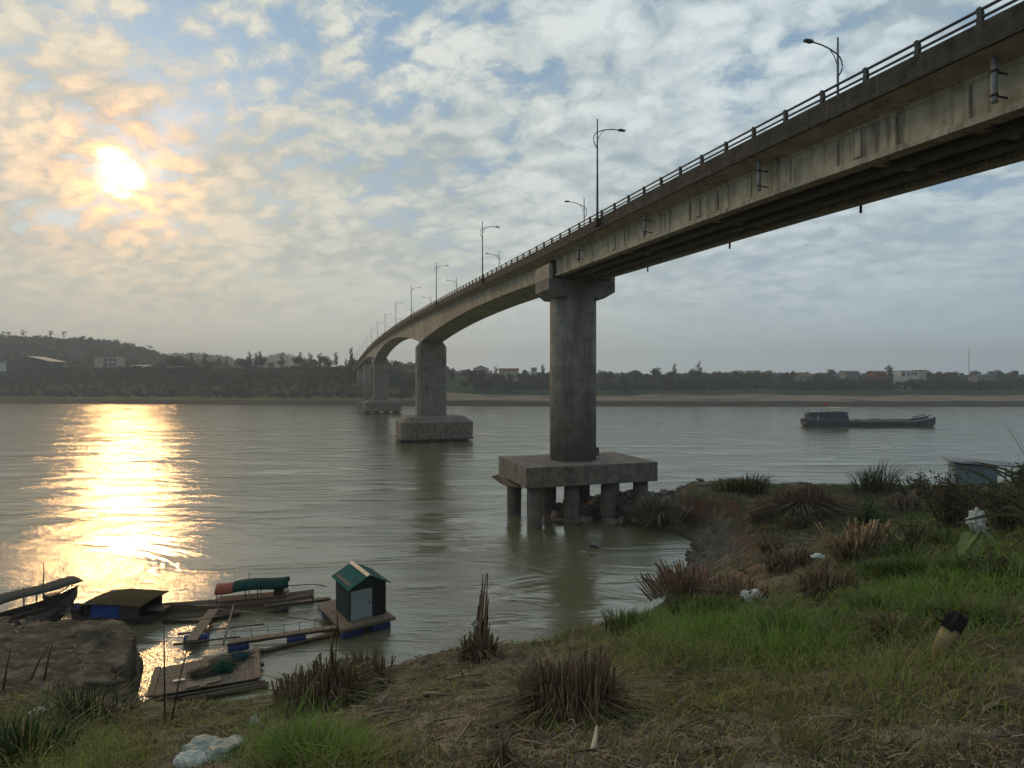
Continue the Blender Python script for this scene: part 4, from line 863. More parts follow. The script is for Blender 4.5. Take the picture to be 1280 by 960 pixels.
# ------------------------------------------------------------------ stones
def stone(name, p, r_, seed, label, group=None, flat=.6, m=M_rock):
    rr = np.random.default_rng(seed)
    import bmesh
    bm = bmesh.new(); bmesh.ops.create_icosphere(bm, subdivisions=2, radius=1)
    pl = rr.normal(size=(7, 3)); pl /= np.linalg.norm(pl, axis=1)[:, None]
    for v in bm.verts:
        c0 = np.array(v.co)
        for n_2 in pl:
            d = c0@n_2
            if d > .62: c0 = c0-n_2*(d-.62)
        c0 = c0*(1+.10*math.sin(c0[0]*5+seed)*math.cos(c0[1]*4+seed)); v.co = Vector(c0)
    me = bpy.data.meshes.new(name); bm.to_mesh(me); bm.free(); me.materials.append(m)
    o = bpy.data.objects.new(name, me); COL.objects.link(o); o.location = p; o.scale = (r_*rr.uniform(.8, 1.4), r_*rr.uniform(.8, 1.2), r_*flat*rr.uniform(.8, 1.3)); o.rotation_euler = (rr.uniform(-.3, .3), rr.uniform(-.3, .3), rr.uniform(0, 6.28))
    return tag(o, label, 'stone', group)
for i in range(70):
    px = random.uniform(690, 835); py = random.uniform(622, 658)
    Y = random.uniform(49.5, 56); X = (px-640)/F*Y; z = max(0, float(ground(np.array([X]), np.array([Y]))[0]))
    stone('riprap_stone', (X, Y, z+.1), random.uniform(.3, 1.0), i, 'rough grey stone heaped among the piles under the near footing', 'stones under the near footing')
for i in range(30):
    px = random.uniform(822, 960); Y = random.uniform(53, 58); X = (px-640)/F*Y; z = max(0, float(ground(np.array([X]), np.array([Y]))[0]))
    stone('riprap_stone', (X, Y, z+.1), random.uniform(.15, .45), 60+i, 'small stone along the far rim of the bank right of the footing', 'stones along the bank rim')
for px, py, r_, l_ in ((747, 682, .75, 'largest flat rock just breaking the water in front of the footing'), (729, 690, .35, 'small rock left of the flat one in the shallow water'), (742, 692, .5, 'rock in front of the flat one in the shallow water')):
    stone('shallow_rock', WP(px, py, .0)+Vector((0, 0, -.02)), r_, int(px), l_, None, .3)
for px, py, r_, l_ in ((770, 641, 1.5, 'big broken concrete slab under the footing, left one'), (785, 648, 1.1, 'big pale block under the footing beside the right pile'), (752, 636, 1.1, 'dark block behind the second pile under the footing')):
    p_ = WP(px, py); stone('concrete_block', p_+Vector((0, 0, .5)), r_, int(px)+1, l_, None, .8, M_foot)
for px, py, r_, l_ in ((1014, 616, .45, 'dark boulder on the short grass left of the tall grass tuft'), (960, 604, .4, 'dark boulder on the far rim right of the green tussock')): stone('boulder', gpt(px, py)+Vector((0, 0, .15)), r_, int(px), l_)
M_clod = mat('clod', (.1, .1, .1), .95, attr=True, spec=.15)
def redm_at(px, py): return blob(890, 636, 55, 14, px, py)+blob(945, 672, 34, 16, px, py)
# ------------------------------------------------------------------ vegetation near by
def blades(P, h, w, lean, seed, base, var, tipdry=0., segs=3, zr=None):
    """curved tapering blades; returns V, F, C"""
    r = np.random.default_rng(seed); n = len(P); az = r.uniform(0, 2*math.pi, n) if zr is None else zr
    h = np.asarray(h)*r.uniform(.5, 1.25, n); ln = lean*r.uniform(.2, 1.5, n)
    d = np.stack([np.cos(az), np.sin(az)], 1); sd_ = np.stack([-d[:, 1], d[:, 0]], 1); ww = np.asarray(w)*r.uniform(.6, 1.2, n)
    tw = r.uniform(-.8, .8, n); sd3 = np.stack([sd_[:, 0], sd_[:, 1], tw*.3], 1)
    V = np.zeros((n, 2*segs+1, 3)); C = np.zeros((n, 2*segs+1, 3))
    t_ = r.uniform(-1, 1, n)[:, None]; bs = np.asarray(base)
    if bs.ndim == 1: bs = np.broadcast_to(bs, (n, 3))
    cb = bs*(1+var*t_); dry = (r.uniform(0, 1, n) < tipdry)[:, None]; cb = np.where(dry, np.array([.26, .21, .10])*(1+.3*t_), cb)
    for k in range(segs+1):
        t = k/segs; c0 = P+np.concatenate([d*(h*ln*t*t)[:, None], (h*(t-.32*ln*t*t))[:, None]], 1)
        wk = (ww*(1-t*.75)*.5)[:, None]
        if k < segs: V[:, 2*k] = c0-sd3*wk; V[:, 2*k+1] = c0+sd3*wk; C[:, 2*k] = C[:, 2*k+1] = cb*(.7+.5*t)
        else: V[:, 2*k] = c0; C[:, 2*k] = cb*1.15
    m = 2*segs+1; base_i = (np.arange(n)*m)[:, None]; f = []
    for k in range(segs-1): f.append(np.stack([base_i[:, 0]+2*k, base_i[:, 0]+2*k+1, base_i[:, 0]+2*k+3, base_i[:, 0]+2*k+2], 1))
    f.append(np.stack([base_i[:, 0]+2*segs-2, base_i[:, 0]+2*segs-1, base_i[:, 0]+2*segs, base_i[:, 0]+2*segs], 1))
    tri = np.concatenate([np.concatenate([x[:, [0, 1, 2]], x[:, [0, 2, 3]]]) for x in f[:-1]]+[f[-1][:, :3]])
    return V.reshape(-1, 3), tri, C.reshape(-1, 3)
def scatter(n, seed, dens, near=1.6, far=60., boost=1.):
    r = np.random.default_rng(seed); pu_ = r.uniform(-250, 1600, n); Y = np.exp(r.uniform(math.log(near), math.log(far), n)); X = (pu_-640)/F*Y; z = ground(X, Y); py = HY+(CH-z)/Y*F
    m = (z > .35) & (r.uniform(0, 1, n) < dens(pu_, py, X, Y)*boost) & (py < 1300)
    return np.stack([X, Y, z], 1)[m], pu_[m], py[m]
# turf
P, pu_, py = scatter(430000, 301, lambda a, b_, x, y: grassmap(a, b_, x, y)**1.3+.02)
Y = P[:, 1]; lush = np.clip(blob(1180, 740, 190, 110, pu_, py)+blob(850, 790, 110, 35, pu_, py)+blob(980, 800, 90, 40, pu_, py)+blob(390, 950, 90, 30, pu_, py)+blob(60, 930, 90, 60, pu_, py)*.7, 0, 1)
short = sstep(Y, 26, 34)
hgt = (.10+.20*lush+.04)*(1-short)+.16*short; hgt = np.clip(hgt, .08, .34)*np.random.default_rng(77).choice([.8, 1., 1.5], len(hgt))
wid = np.maximum(.0062, Y*.0015)
col_ = np.array([.125, .24, .024])[None]*lush[:, None]+np.array([.24, .25, .06])[None]*(1-lush[:, None])
col_ = col_*(1-short[:, None])+np.array([.06, .085, .022])[None]*short[:, None]
pn = np.clip(.5+2.6*fbm(P[:, 0]*1.6, P[:, 1]*1.6, 3, 401), .15, 1.35); pd = np.clip(.5+3*fbm(P[:, 0]*1.1+5, P[:, 1]*1.1, 3, 402), 0, 1)
hgt = hgt*(.55+.6*pn); col_ = col_*(1-.55*pd[:, None])+np.array([.19, .165, .065])[None]*.55*pd[:, None]*(1-.6*lush[:, None])+col_*(.33*pd*lush)[:, None]
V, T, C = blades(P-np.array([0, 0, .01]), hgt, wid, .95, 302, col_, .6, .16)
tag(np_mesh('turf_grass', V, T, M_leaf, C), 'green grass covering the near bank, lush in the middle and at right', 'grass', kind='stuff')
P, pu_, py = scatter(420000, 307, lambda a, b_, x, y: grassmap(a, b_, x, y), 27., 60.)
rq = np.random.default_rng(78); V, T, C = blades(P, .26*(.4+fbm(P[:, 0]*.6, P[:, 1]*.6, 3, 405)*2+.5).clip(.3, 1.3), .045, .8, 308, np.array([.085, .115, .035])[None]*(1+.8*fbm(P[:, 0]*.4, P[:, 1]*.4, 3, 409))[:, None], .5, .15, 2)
tag(np_mesh('terrace_grass', V, T, M_leaf, C), 'short grass on the low terrace beside the water at right', 'grass', kind='stuff')
# dry straw and litter
P, pu_, py = scatter(60000, 303, lambda a, b_, x, y: np.clip(.28+.5*(1-grassmap(a, b_, x, y)), 0, 1)*sstep(y, 1, 1.8)*(1-.6*sstep(y, 15, 30)))
r = np.random.default_rng(5); n = len(P); az = r.uniform(0, 6.28, n); ln = r.uniform(.03, .22, n)*np.clip(P[:, 1]/7, .5, 1.8); wd = np.maximum(.003, P[:, 1]*.0006)*r.uniform(.7, 1.6, n)
d = np.stack([np.cos(az)*ln, np.sin(az)*ln], 1); B = P[:, :2]+d; zB = ground(B[:, 0], B[:, 1]); A3 = P+np.array([0, 0, .012]); B3 = np.concatenate([B, (zB+r.uniform(.0, .05, n)+.012)[:, None]], 1)
s3 = np.stack([-np.sin(az), np.cos(az), np.zeros(n)], 1)*wd[:, None]; M3 = (A3+B3)/2+np.stack([np.zeros(n), np.zeros(n), r.uniform(.0, .03, n)], 1)+s3*r.uniform(-4, 4, n)[:, None]
V = np.stack([A3-s3, A3+s3, M3+s3, M3-s3, B3+s3*.4, B3-s3*.4], 1).reshape(-1, 3); bi = np.arange(n)*6
T = np.concatenate([np.stack([bi, bi+1, bi+2, bi+3], 1), np.stack([bi+3, bi+2, bi+4, bi+5], 1)])
C = np.repeat((np.array([.24, .19, .12])[None]*(1+r.uniform(-.75, .6, n)[:, None])), 6, 0)
tag(np_mesh('straw_litter', V, T, M_straw, C), 'dry straw and stem litter strewn over the bare soil', 'straw', kind='stuff')
# clods and grit on the bare soil, the mud ledge and the cove
P, pu_, py = scatter(70000, 311, lambda a, b_, x, y: np.clip(.42*(1-grassmap(a, b_, x, y)*1.2)+.55*blob(900, 680, 90, 50, a, b_)+.5*(a < 170)*(y > 19), 0, 1)*(fbm(x*1.3, y*1.3, 3, 71) > -.03))
r = np.random.default_rng(15); n = len(P); sz = np.clip(P[:, 1], 3, 40)*.0011*r.lognormal(0, .6, n)+.004; sz = np.minimum(sz, .22)
oct_ = np.array([[1, 0, 0], [-1, 0, 0], [0, 1, 0], [0, -1, 0], [0, 0, .8], [0, 0, -.6]]); tri_ = np.array([[0, 2, 4], [2, 1, 4], [1, 3, 4], [3, 0, 4], [2, 0, 5], [1, 2, 5], [3, 1, 5], [0, 3, 5]])
V = P[:, None, :]+(oct_[None]*r.uniform(.5, 1.4, (n, 6, 1))+r.normal(size=(n, 6, 3))*.18)*sz[:, None, None]*np.array([1, 1, .6]); T = (tri_[None]+(np.arange(n)*6)[:, None, None]).reshape(-1, 3)
cb = np.array([.15, .12, .08])[None]*r.uniform(.35, 1.6, n)[:, None]; rd = np.clip(redm_at(pu_, py), 0, 1)[:, None]; cb = cb*(1-rd)+np.array([.20, .085, .04])[None]*r.uniform(.5, 1.4, n)[:, None]*rd
tag(np_mesh('soil_clods', V.reshape(-1, 3), T, M_clod, np.repeat(cb, 6, 0)), 'crumbled earth clods and grit on the bare parts of the bank', 'soil clods', kind='stuff')
# leafy low weeds
P, pu_, py = scatter(9000, 305, lambda a, b_, x, y: np.clip(grassmap(a, b_, x, y), .0, 1)*.5+.03)
C3 = np.repeat(P, 5, 0)+np.random.default_rng(6).normal(size=(len(P)*5, 3))*np.array([.05, .05, .03])*np.repeat(np.clip(P[:, 1]/6, .6, 2.5), 5)[:, None]+np.array([0, 0, .06])
V, Fc = quads(C3, .038*np.repeat(np.clip(P[:, 1]/6, .7, 2.5), 5), 7, 0, .6)
tag(np_mesh('low_weeds', V, Fc, M_leaf, leafcol(len(C3), (.075, .11, .025), .4, 8)), 'small leafy weeds among the grass of the near bank', 'weeds', kind='stuff')
# clumps of cut reed stubble
def stub_clump(px, py, rpx, hpx, label, n=200, seed=1, tall=(), green=.0, col=(.125, .088, .055), aspect=1.0, lean=.08, leaves=.5, core=True):
    p = gpt(px, py); k = p.y/F; R_ = rpx*k; H = hpx*k; root = empty('reed_stubble', p, 0, label, 'reed clump'); r = np.random.default_rng(seed)
    V = []; Fc = []; C = []; m = 5
    if core:      # the matted root crown the stalks grow from
        mb = MB(); ring = []
        for j in range(5):
            t = j/4; ring.append([(R_*.86*math.cos(t*1.45)*(1+.15*math.sin(a*3+seed)+.1*math.sin(a*7+j))*math.cos(a), R_*.62*aspect*math.cos(t*1.45)*(1+.15*math.sin(a*4+seed))*math.sin(a), -.1+H*.52*math.sin(t*1.5)) for a in np.linspace(0, 2*math.pi, 20, endpoint=False)])
        mb.sweep(ring, True); mb.build('root_crown', M_root, root)
    n = int(n*1.7)
    for i in range(n):
        a = r.uniform(0, 6.28); q_ = r.uniform(0, 1)**.5; q_ *= 1+.28*math.sin(2*a+seed)+.2*math.sin(5*a+seed*2); x, y = R_*q_*math.cos(a), R_*.7*aspect*q_*math.sin(a)
        z0 = -.06+H*.25*(1-q_*q_); hh = H*(r.uniform(.2, 1.0)**.7)*(.45+.75*float(vnoise(np.array([x/R_*2.2+seed]), np.array([y/R_*2.2+7.]))[0]))*(1-.12*q_**3)-z0*.4; rad = max(.004, k*r.uniform(.6, 1.6))*r.uniform(.8, 1.3)
        lx, ly = x/R_*lean+r.normal()*.11, y/R_*lean+r.normal()*.11; shade_ = r.uniform(.35, 2.2); cl = np.array(col)*shade_
        b0 = len(V)
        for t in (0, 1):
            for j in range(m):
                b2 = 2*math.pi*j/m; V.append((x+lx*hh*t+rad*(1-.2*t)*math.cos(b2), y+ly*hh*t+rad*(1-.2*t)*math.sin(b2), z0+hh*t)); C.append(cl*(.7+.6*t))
        for j in range(m): Fc.append((b0+j, b0+(j+1) % m, b0+m+(j+1) % m, b0+m+j))
        Fc.append((b0+m, b0+m+1, b0+m+2, b0+m+3))
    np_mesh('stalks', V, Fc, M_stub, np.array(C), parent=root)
    nl = int(n*leaves*2.4); a = r.uniform(0, 6.28, nl); q_ = r.uniform(.2, 1.1, nl)**.6
    P_ = np.stack([R_*q_*np.cos(a), R_*.7*aspect*q_*np.sin(a), H*r.uniform(-.05, .6, nl)*(1-.5*q_)], 1)
    cols = np.where((r.uniform(0, 1, nl) < green)[:, None], np.array([[.07, .12, .02]]), np.array([[.19, .145, .085]])*r.uniform(.3, 1.6, nl)[:, None])
    V, T, C = blades(P_, H*.45, max(.006, k*1.5), 2.2, seed+1, cols, .3, 0, 3, a)
    np_mesh('withered_leaves', V, T, M_straw, C, parent=root)
    for (tx, th, tr) in tall:
        mb = MB()
        for j in range(7):
            x = tx*k+r.normal()*3*k; y = r.normal()*3*k; hh = th*k*r.uniform(.55, 1.0)
            mb.tube([(x, y, 0), (x+r.normal()*.02, y, hh*.5), (x+r.normal()*.04+hh*.04, y, hh)], [tr*k, tr*k*.8, tr*k*.3], 6)
        mb.build('tall_stalk', M_stubp, root)
    return root
M_root = mat('root_mat', (.035, .025, .017), .95, (.07, .05, .032), 8, 1., 30)
M_stubp = mat('standing_stalk', (.13, .085, .05), .9, (.22, .15, .09), 9)
stub_clump(712, 902, 62, 96, 'biggest clump of cut reed stubble, front and centre', 520, 11, [(-2, 106, 1.5)], .1)
stub_clump(400, 885, 52, 62, 'wide clump of reed stubble between raft and middle of the bank', 330, 12, [(18, 96, 2.2), (-32, 70, 1.5)], .35)
stub_clump(452, 862, 30, 48, 'smaller reed stubble adjoining the wide clump on its right', 170, 13, [], .15)
stub_clump(598, 825, 20, 42, 'narrow reed clump with tall dead stalks standing against the water', 90, 14, [(4, 112, 2.6), (0, 98, 2.4), (9, 85, 2.2)], .1)
stub_clump(628, 956, 16, 42, 'small stubble tuft at the bottom edge below the biggest clump', 60, 15, [], .2)
stub_clump(868, 748, 42, 40, 'reddish reed stubble at the water edge below the red scarp', 230, 16, [], .0, (.14, .08, .05), 1, .75)
stub_clump(925, 752, 30, 30, 'flattened reddish stubble beside the white bag', 130, 17, [], .0, (.13, .08, .05), 1, .7)
stub_clump(1035, 746, 30, 44, 'earthy reed root mound with hanging roots on the grass', 120, 18, [], .0, (.09, .065, .04), 1, .4, 1.2)
stub_clump(985, 712, 26, 30, 'brown root mound behind the earthy reed mound', 110, 19, [], .0, (.12, .09, .06), 1, .6)
stub_clump(1075, 698, 24, 44, 'tan heap of bent dry straw stalks', 170, 20, [], .0, (.32, .23, .13), 1, .6, 1.6, False)
stub_clump(1012, 642, 48, 32, 'dark red brown thicket on the short grass terrace', 420, 21, [], .05, (.085, .055, .035), .5, .5, 2.5)
stub_clump(826, 650, 16, 34, 'tangle of pale roots hanging beside the right pile', 120, 22, [], 0, (.16, .14, .11), 1, .6, 2.)
stub_clump(1120, 790, 26, 28, 'trampled brown reed remains left of the bamboo stump', 90, 23, [], .3, (.14, .10, .06), 1, .8, 1.5)
stub_clump(1130, 640, 18, 30, 'upright grey stubble behind the tan straw heap', 90, 24, [], .2, (.15, .12, .08), 1, .3)
# tufts of tall green grass
def tuft(px, py, rpx, hpx, n, label, seed, base=(.07, .11, .02), lean=.6, wpx=1.4, dry=.15):
    p = gpt(px, py); k = p.y/F; r = np.random.default_rng(seed); a = r.uniform(0, 6.28, n); q_ = r.uniform(0, 1, n)**.5*(1+.3*np.sin(3*a+seed))
    P_ = np.stack([rpx*k*q_*np.cos(a), rpx*k*.7*q_*np.sin(a), np.full(n, -.03)], 1); V, T, C = blades(P_, hpx*k, max(.007, wpx*k), lean, seed, np.array(base), .4, dry, 4, a+r.normal(size=n)*.7)
    o = np_mesh('grass_tuft', V, T, M_leaf, C); o.location = p; return tag(o, label, 'grass tuft')
tuft(667, 800, 28, 42, 260, 'dark green grass tuft on the shore left of the biggest reed clump', 41, (.045, .085, .018))
tuft(1092, 615, 20, 40, 220, 'tall feathery grass tuft rising against the water on the terrace', 42, (.06, .08, .03), .5)
tuft(930, 614, 30, 24, 420, 'rounded green tussock at the far rim right of the red scarp', 43, (.045, .065, .018), .6)
tuft(885, 770, 40, 34, 420, 'lush bright grass patch in front of the reddish stubble', 44, (.07, .13, .02))
tuft(790, 790, 34, 36, 360, 'lush grass patch at the water edge right of the biggest reed clump', 45, (.065, .12, .02))
tuft(395, 958, 60, 46, 520, 'bright green grass patch at the bottom edge left of centre', 46, (.085, .15, .02), .7, 2.4)
tuft(1000, 800, 60, 34, 600, 'soft lush grass cushion left of the bamboo stump', 47, (.06, .115, .02))
tuft(30, 950, 60, 70, 260, 'dark long grass at the bottom left corner', 48, (.035, .06, .018), 1., 2.6)
tuft(110, 900, 50, 60, 200, 'dark long grass below the mud ledge', 49, (.03, .05, .016), 1., 2.)
tuft(1000, 930, 30, 34, 90, 'pale green wiry tuft on bare soil at lower right', 50, (.15, .17, .04), .9, 2.)
tuft(1125, 905, 40, 50, 60, 'sparse arching grass tuft below the bamboo stump', 51, (.11, .14, .035), 1.2, 2.)
rt = random.Random(12)
for i in range(34):
    px = rt.uniform(640, 1270); py = rt.uniform(800, 955)
    tuft(px, py, rt.uniform(8, 20), rt.uniform(14, 30), rt.randint(30, 80), 'x', 500+i, rt.choice([(.20, .19, .06), (.24, .19, .10), (.13, .17, .04)]), 1.1, rt.uniform(1.2, 2.))
    o_ = COL.objects[-1]; o_['label'] = 'small pale wiry tuft scattered on the sparse lower right bank'; o_['group'] = 'wiry tufts on the sparse bank'
for i in range(22):
    px = rt.uniform(1060, 1275); py = rt.uniform(665, 790)
    tuft(px, py, rt.uniform(14, 34), rt.uniform(16, 34), rt.randint(120, 260), 'x', 540+i, rt.choice([(.07, .12, .02), (.10, .15, .03), (.05, .09, .02)]), .9, rt.uniform(1.0, 1.8))
    o_ = COL.objects[-1]; o_['label'] = 'leaning green tuft in the thick grass of the right slope'; o_['group'] = 'green tufts on the right slope'
# weedy shrubs at right
def shrub(px, py, rpx, hpx, nst, nlf, label, seed, lcol, lpx=5., dryness=.3):
    p = gpt(px, py); k = p.y/F; r = np.random.default_rng(seed); root = empty('weedy_shrub', p, 0, label, 'shrub'); mb = MB(); tips = []
    for i in range(nst):
        a = r.uniform(0, 6.28); q_ = r.uniform(.1, 1); x, y = rpx*k*q_*math.cos(a), rpx*k*.6*q_*math.sin(a); hh = hpx*k*r.uniform(.5, 1.1)*(1-.3*q_)
        pts = [(x*.4, y*.4, -.05), (x*.7+r.normal()*.05, y*.7, hh*.5), (x+r.normal()*.1, y+r.normal()*.1, hh)]; mb.tube(pts, [max(.006, 1.0*k), max(.004, .7*k), max(.003, .35*k)], 5, False); tips.append(pts)
    mb.build('stems', M_stickd, root)
    t = r.integers(0, nst, nlf); u = r.uniform(.2, 1.05, nlf); T_ = np.array(tips)[t]; C3 = T_[:, 0]*((1-u)**2)[:, None]+T_[:, 1]*(2*u*(1-u))[:, None]+T_[:, 2]*(u*u)[:, None]+r.normal(size=(nlf, 3))*hpx*k*.09
    V, Fc = quads(C3, lpx*k, seed, 0, .5); cl = leafcol(nlf, lcol, .45, seed); dr = np.repeat(r.uniform(0, 1, nlf) < dryness, 4); cl[dr] = np.array([.16, .115, .06])*r.uniform(.4, 1.3, (dr.sum(), 1))
    np_mesh('leaves', V, Fc, M_leaf, cl, parent=root); return root
shrub(1190, 655, 50, 62, 44, 1500, 'brambly brown green shrub in front of the floating shed', 61, (.05, .065, .025), 4, .5)
shrub(1255, 665, 45, 70, 40, 1300, 'dark tangled shrub at the right edge below the long reed leaves', 62, (.04, .06, .022), 4.5, .35)
shrub(1085, 672, 28, 46, 20, 420, 'leafy green shrub behind the tan straw heap', 63, (.035, .08, .022), 6, .05)
shrub(1140, 690, 40, 40, 26, 600, 'low dark shrub left of the white wrapped plant', 64, (.05, .075, .025), 4, .4)
shrub(1235, 720, 40, 30, 22, 600, 'low weedy shrub right below the white wrapped plant', 65, (.05, .08, .025), 4, .3)
shrub(1175, 780, 22, 26, 14, 260, 'round leafed weed beside the bamboo stump', 66, (.08, .13, .03), 5, .05)
shrub(1215, 630, 60, 24, 60, 1500, 'long band of tangled green scrub on the rim beside the floating shed', 71, (.06, .09, .03), 4, .35)
shrub(1284, 618, 26, 50, 26, 700, 'tall dark scrub at the right edge before the open porch', 72, (.045, .07, .025), 4.5, .25)
shrub(1150, 622, 34, 30, 26, 700, 'low grey green scrub left of the floating shed', 73, (.07, .09, .04), 4, .45)
shrub(960, 690, 22, 16, 16, 260, 'sparse brown weed on the red soil', 74, (.08, .08, .03), 4, .7)
shrub(1000, 660, 40, 14, 30, 600, 'low dry weed mat on the terrace below the thicket', 75, (.09, .10, .04), 4, .6)
shrub(430, 850, 26, 30, 16, 220, 'green weed growing through the wide reed stubble', 67, (.07, .11, .03), 4, .2)
shrub(352, 862, 12, 34, 12, 160, 'small leafy weed at left of the wide reed stubble', 68, (.05, .10, .03), 5, .1)
# long reed leaves reaching in at the right edge
p = gpt(1330, 700); root = empty('reed_plant', p, 0, 'reed plant with long narrow leaves arching in from the right edge', 'reed')
r = np.random.default_rng(71); k = p.y/F; mb = MB(); VV = []
for i in range(26):
    a = math.pi+r.normal()*.75; ln = k*r.uniform(70, 175); el = r.uniform(.35, 1.35); w = k*r.uniform(1.4, 2.6); z0 = k*r.uniform(10, 90); x0_ = k*r.normal()*22
    pts = [Vector((x0_+math.cos(a)*math.cos(el)*ln*t, math.sin(a)*.5*ln*t, z0+ln*(math.sin(el)*t-.45*t*t*math.cos(el)))) for t in np.linspace(0, 1, 8)]
    vs = []
    for j, q_ in enumerate(pts): ww = w*math.sin(math.pi*min(.97, .12+.86*j/7.))*.9+.001; vs += [q_+Vector((0, -.4*ww, -ww)), q_+Vector((0, .4*ww, ww))]
    mb.add(vs, [(2*j, 2*j+1, 2*j+3, 2*j+2) for j in range(7)])
M_reed = mat('reed_leaf', (.045, .06, .025), .6, (.09, .095, .04), 5, backlit=.3)
mb.build('leaves', M_reed, root); mb = MB()
for i in range(7): mb.tube([(k*r.normal()*20, k*r.normal()*8, -.1), (k*r.normal()*24, 0, k*95)], [1.8*k, 1.1*k], 6)
mb.build('stems', M_stickd, root)
# banana seedling with a white bag over its tip
p = gpt(1222, 694); k = p.y/F; root = empty('banana_seedling', p, 0, 'young broad leafed plant drooping on the grass at right', 'plant')
def broad(a, ln, w, el, droop, mt):
    mb = MB(); vs = []
    for j in range(9):
        t = j/8.; q_ = Vector((math.cos(a)*math.cos(el)*ln*t, math.sin(a)*math.cos(el)*ln*t, 26*k+ln*(math.sin(el)*t-droop*t*t))); ww = w*math.sin(math.pi*min(.96, .08+.88*t))
        s_ = Vector((-math.sin(a), math.cos(a), 0))*ww; vs += [q_-s_+Vector((0, 0, ww*.35)), q_, q_+s_+Vector((0, 0, ww*.35))]
    mb.add(vs, [(3*j+a_, 3*j+1+a_, 3*j+4+a_, 3*j+3+a_) for j in range(8) for a_ in (0, 1)], True); mb.build('leaf', mt, root)
M_ban = mat('banana_leaf', (.24, .30, .10), .5, (.14, .20, .06), 4, backlit=.35)
broad(3.6, 44*k, 8*k, .35, .95, M_ban); broad(3.95, 38*k, 7*k, .3, .9, M_ban); broad(.1, 42*k, 4*k, .75, .75, M_ban); broad(-1.2, 26*k, 5*k, .5, .9, M_ban); broad(1.2, 30*k, 5*k, .9, .5, M_ban)
MB().tube([(0, 0, -.05), (0, 0, 14*k), (-2*k, 0, 34*k)], [2.2*k, 1.8*k, 1.0*k], 8).build('stem', M_bamb, root)
def crumple(name, p, dims, seed, m, label, cat='plastic bag', sub=3):
    import bmesh
    rr = np.random.default_rng(seed); bm = bmesh.new(); bmesh.ops.create_icosphere(bm, subdivisions=sub+1, radius=1)
    warp = rr.normal(size=(2, 3))*2.
    fr = rr.normal(size=(9, 3))*3.6; ph = rr.uniform(0, 6.28, 9)
    for v in bm.verts:
        c0 = np.array(v.co); f = 1+sum(.085*abs(math.sin(c0@fr[i]+ph[i])) for i in range(9))-.30; c0 = c0*(f+.22*math.sin(c0@warp[0]*1.6)+.035*rr.normal()); c0[2] = max(c0[2], -.35) if dims[2] < dims[0] else c0[2]*(1+.25*c0[0]); v.co = Vector(c0*np.array(dims))
    me = bpy.data.meshes.new(name); bm.to_mesh(me); bm.free(); me.materials.append(m); o = bpy.data.objects.new(name, me); COL.objects.link(o); o.location = p; return tag(o, label, cat)
o = crumple('plastic_bag', Vector(p)+Vector((-2*k, 0, 42*k)), (8*k, 7*k, 12*k), 3, M_bag, 'white plastic bag stuck upright over the young broad leafed plant')
for px, py, w, h, m, l_ in ((268, 948, 30, 15, M_bagg, 'large crumpled dirty white sack in the grass at bottom left'), (240, 957, 16, 10, M_bag, 'small pale bag at the left end of the large sack'), (940, 751, 13, 8, M_bag, 'white bag on the ground right of the reddish stubble'),
                            (318, 905, 5, 6, M_bag, 'white scrap of plastic left of the wide reed stubble'), (47, 893, 8, 3.5, M_bag, 'flat pale scrap in the dark grass at lower left'), (961, 710, 5, 4, M_bag, 'white lump on the red soil'), (987, 641, 8, 3, M_bag, 'flat white rubbish on the grass terrace below the thicket'),
                            (1023, 727, 7, 3, M_bag, 'pale scrap on the earthy reed mound'), (590, 775, 4, 5, M_bag, 'pale scrap caught on the tall dead stalks')):
    q_ = gpt(px, py); k = q_.y/F; q_ = q_+Vector((0, 0, h*k*.4))
    if px == 590: q_ = gpt(598, 825)+Vector((-5*gpt(598, 825).y/F, -.05, 48*gpt(598, 825).y/F)); k = q_.y/F
    if px == 1023: q_.z += 30*k
    crumple('plastic_bag', q_, (w*k, w*k*.7, h*k), int(px), m, l_)
# bamboo stump
p = gpt(1178, 822); k = p.y/F; root = empty('bamboo_stump', p, 0, 'thick leaning bamboo stump with a charred black top at lower right', 'stump')
MB().tube([(-6*k, 0, -.08), (3*k, 0, 20*k), (11*k, 0, 36*k)], [9.5*k, 10*k, 9.5*k], 20).build('culm', M_bamb, root)
MB().tube([(2.2*k, 0, 19*k), (3.6*k, 0, 20.6*k)], 10.6*k, 20).build('node_ring', M_stick, root)
mb = MB(); rr = np.random.default_rng(9); rg = []
for j, (x, z, r_) in enumerate(((10, 34, 9.9), (14, 41, 11), (19, 49, 11.5), (22, 54, 8))): rg.append([((x+r_*math.cos(a)*(1+.14*rr.normal()))*k, r_*math.sin(a)*k*(1+.14*rr.normal()), (z+1.5*rr.normal()-r_*.4*math.cos(a))*k) for a in np.linspace(0, 6.28, 14, endpoint=False)])
mb.sweep(rg); mb.build('charred_top', M_burn, root)
MB().tube([(8*k, 0, 44*k), (-5*k, -.01, 46*k)], [3*k, 1.5*k], 7).build('charred_splinter', M_burn, root)
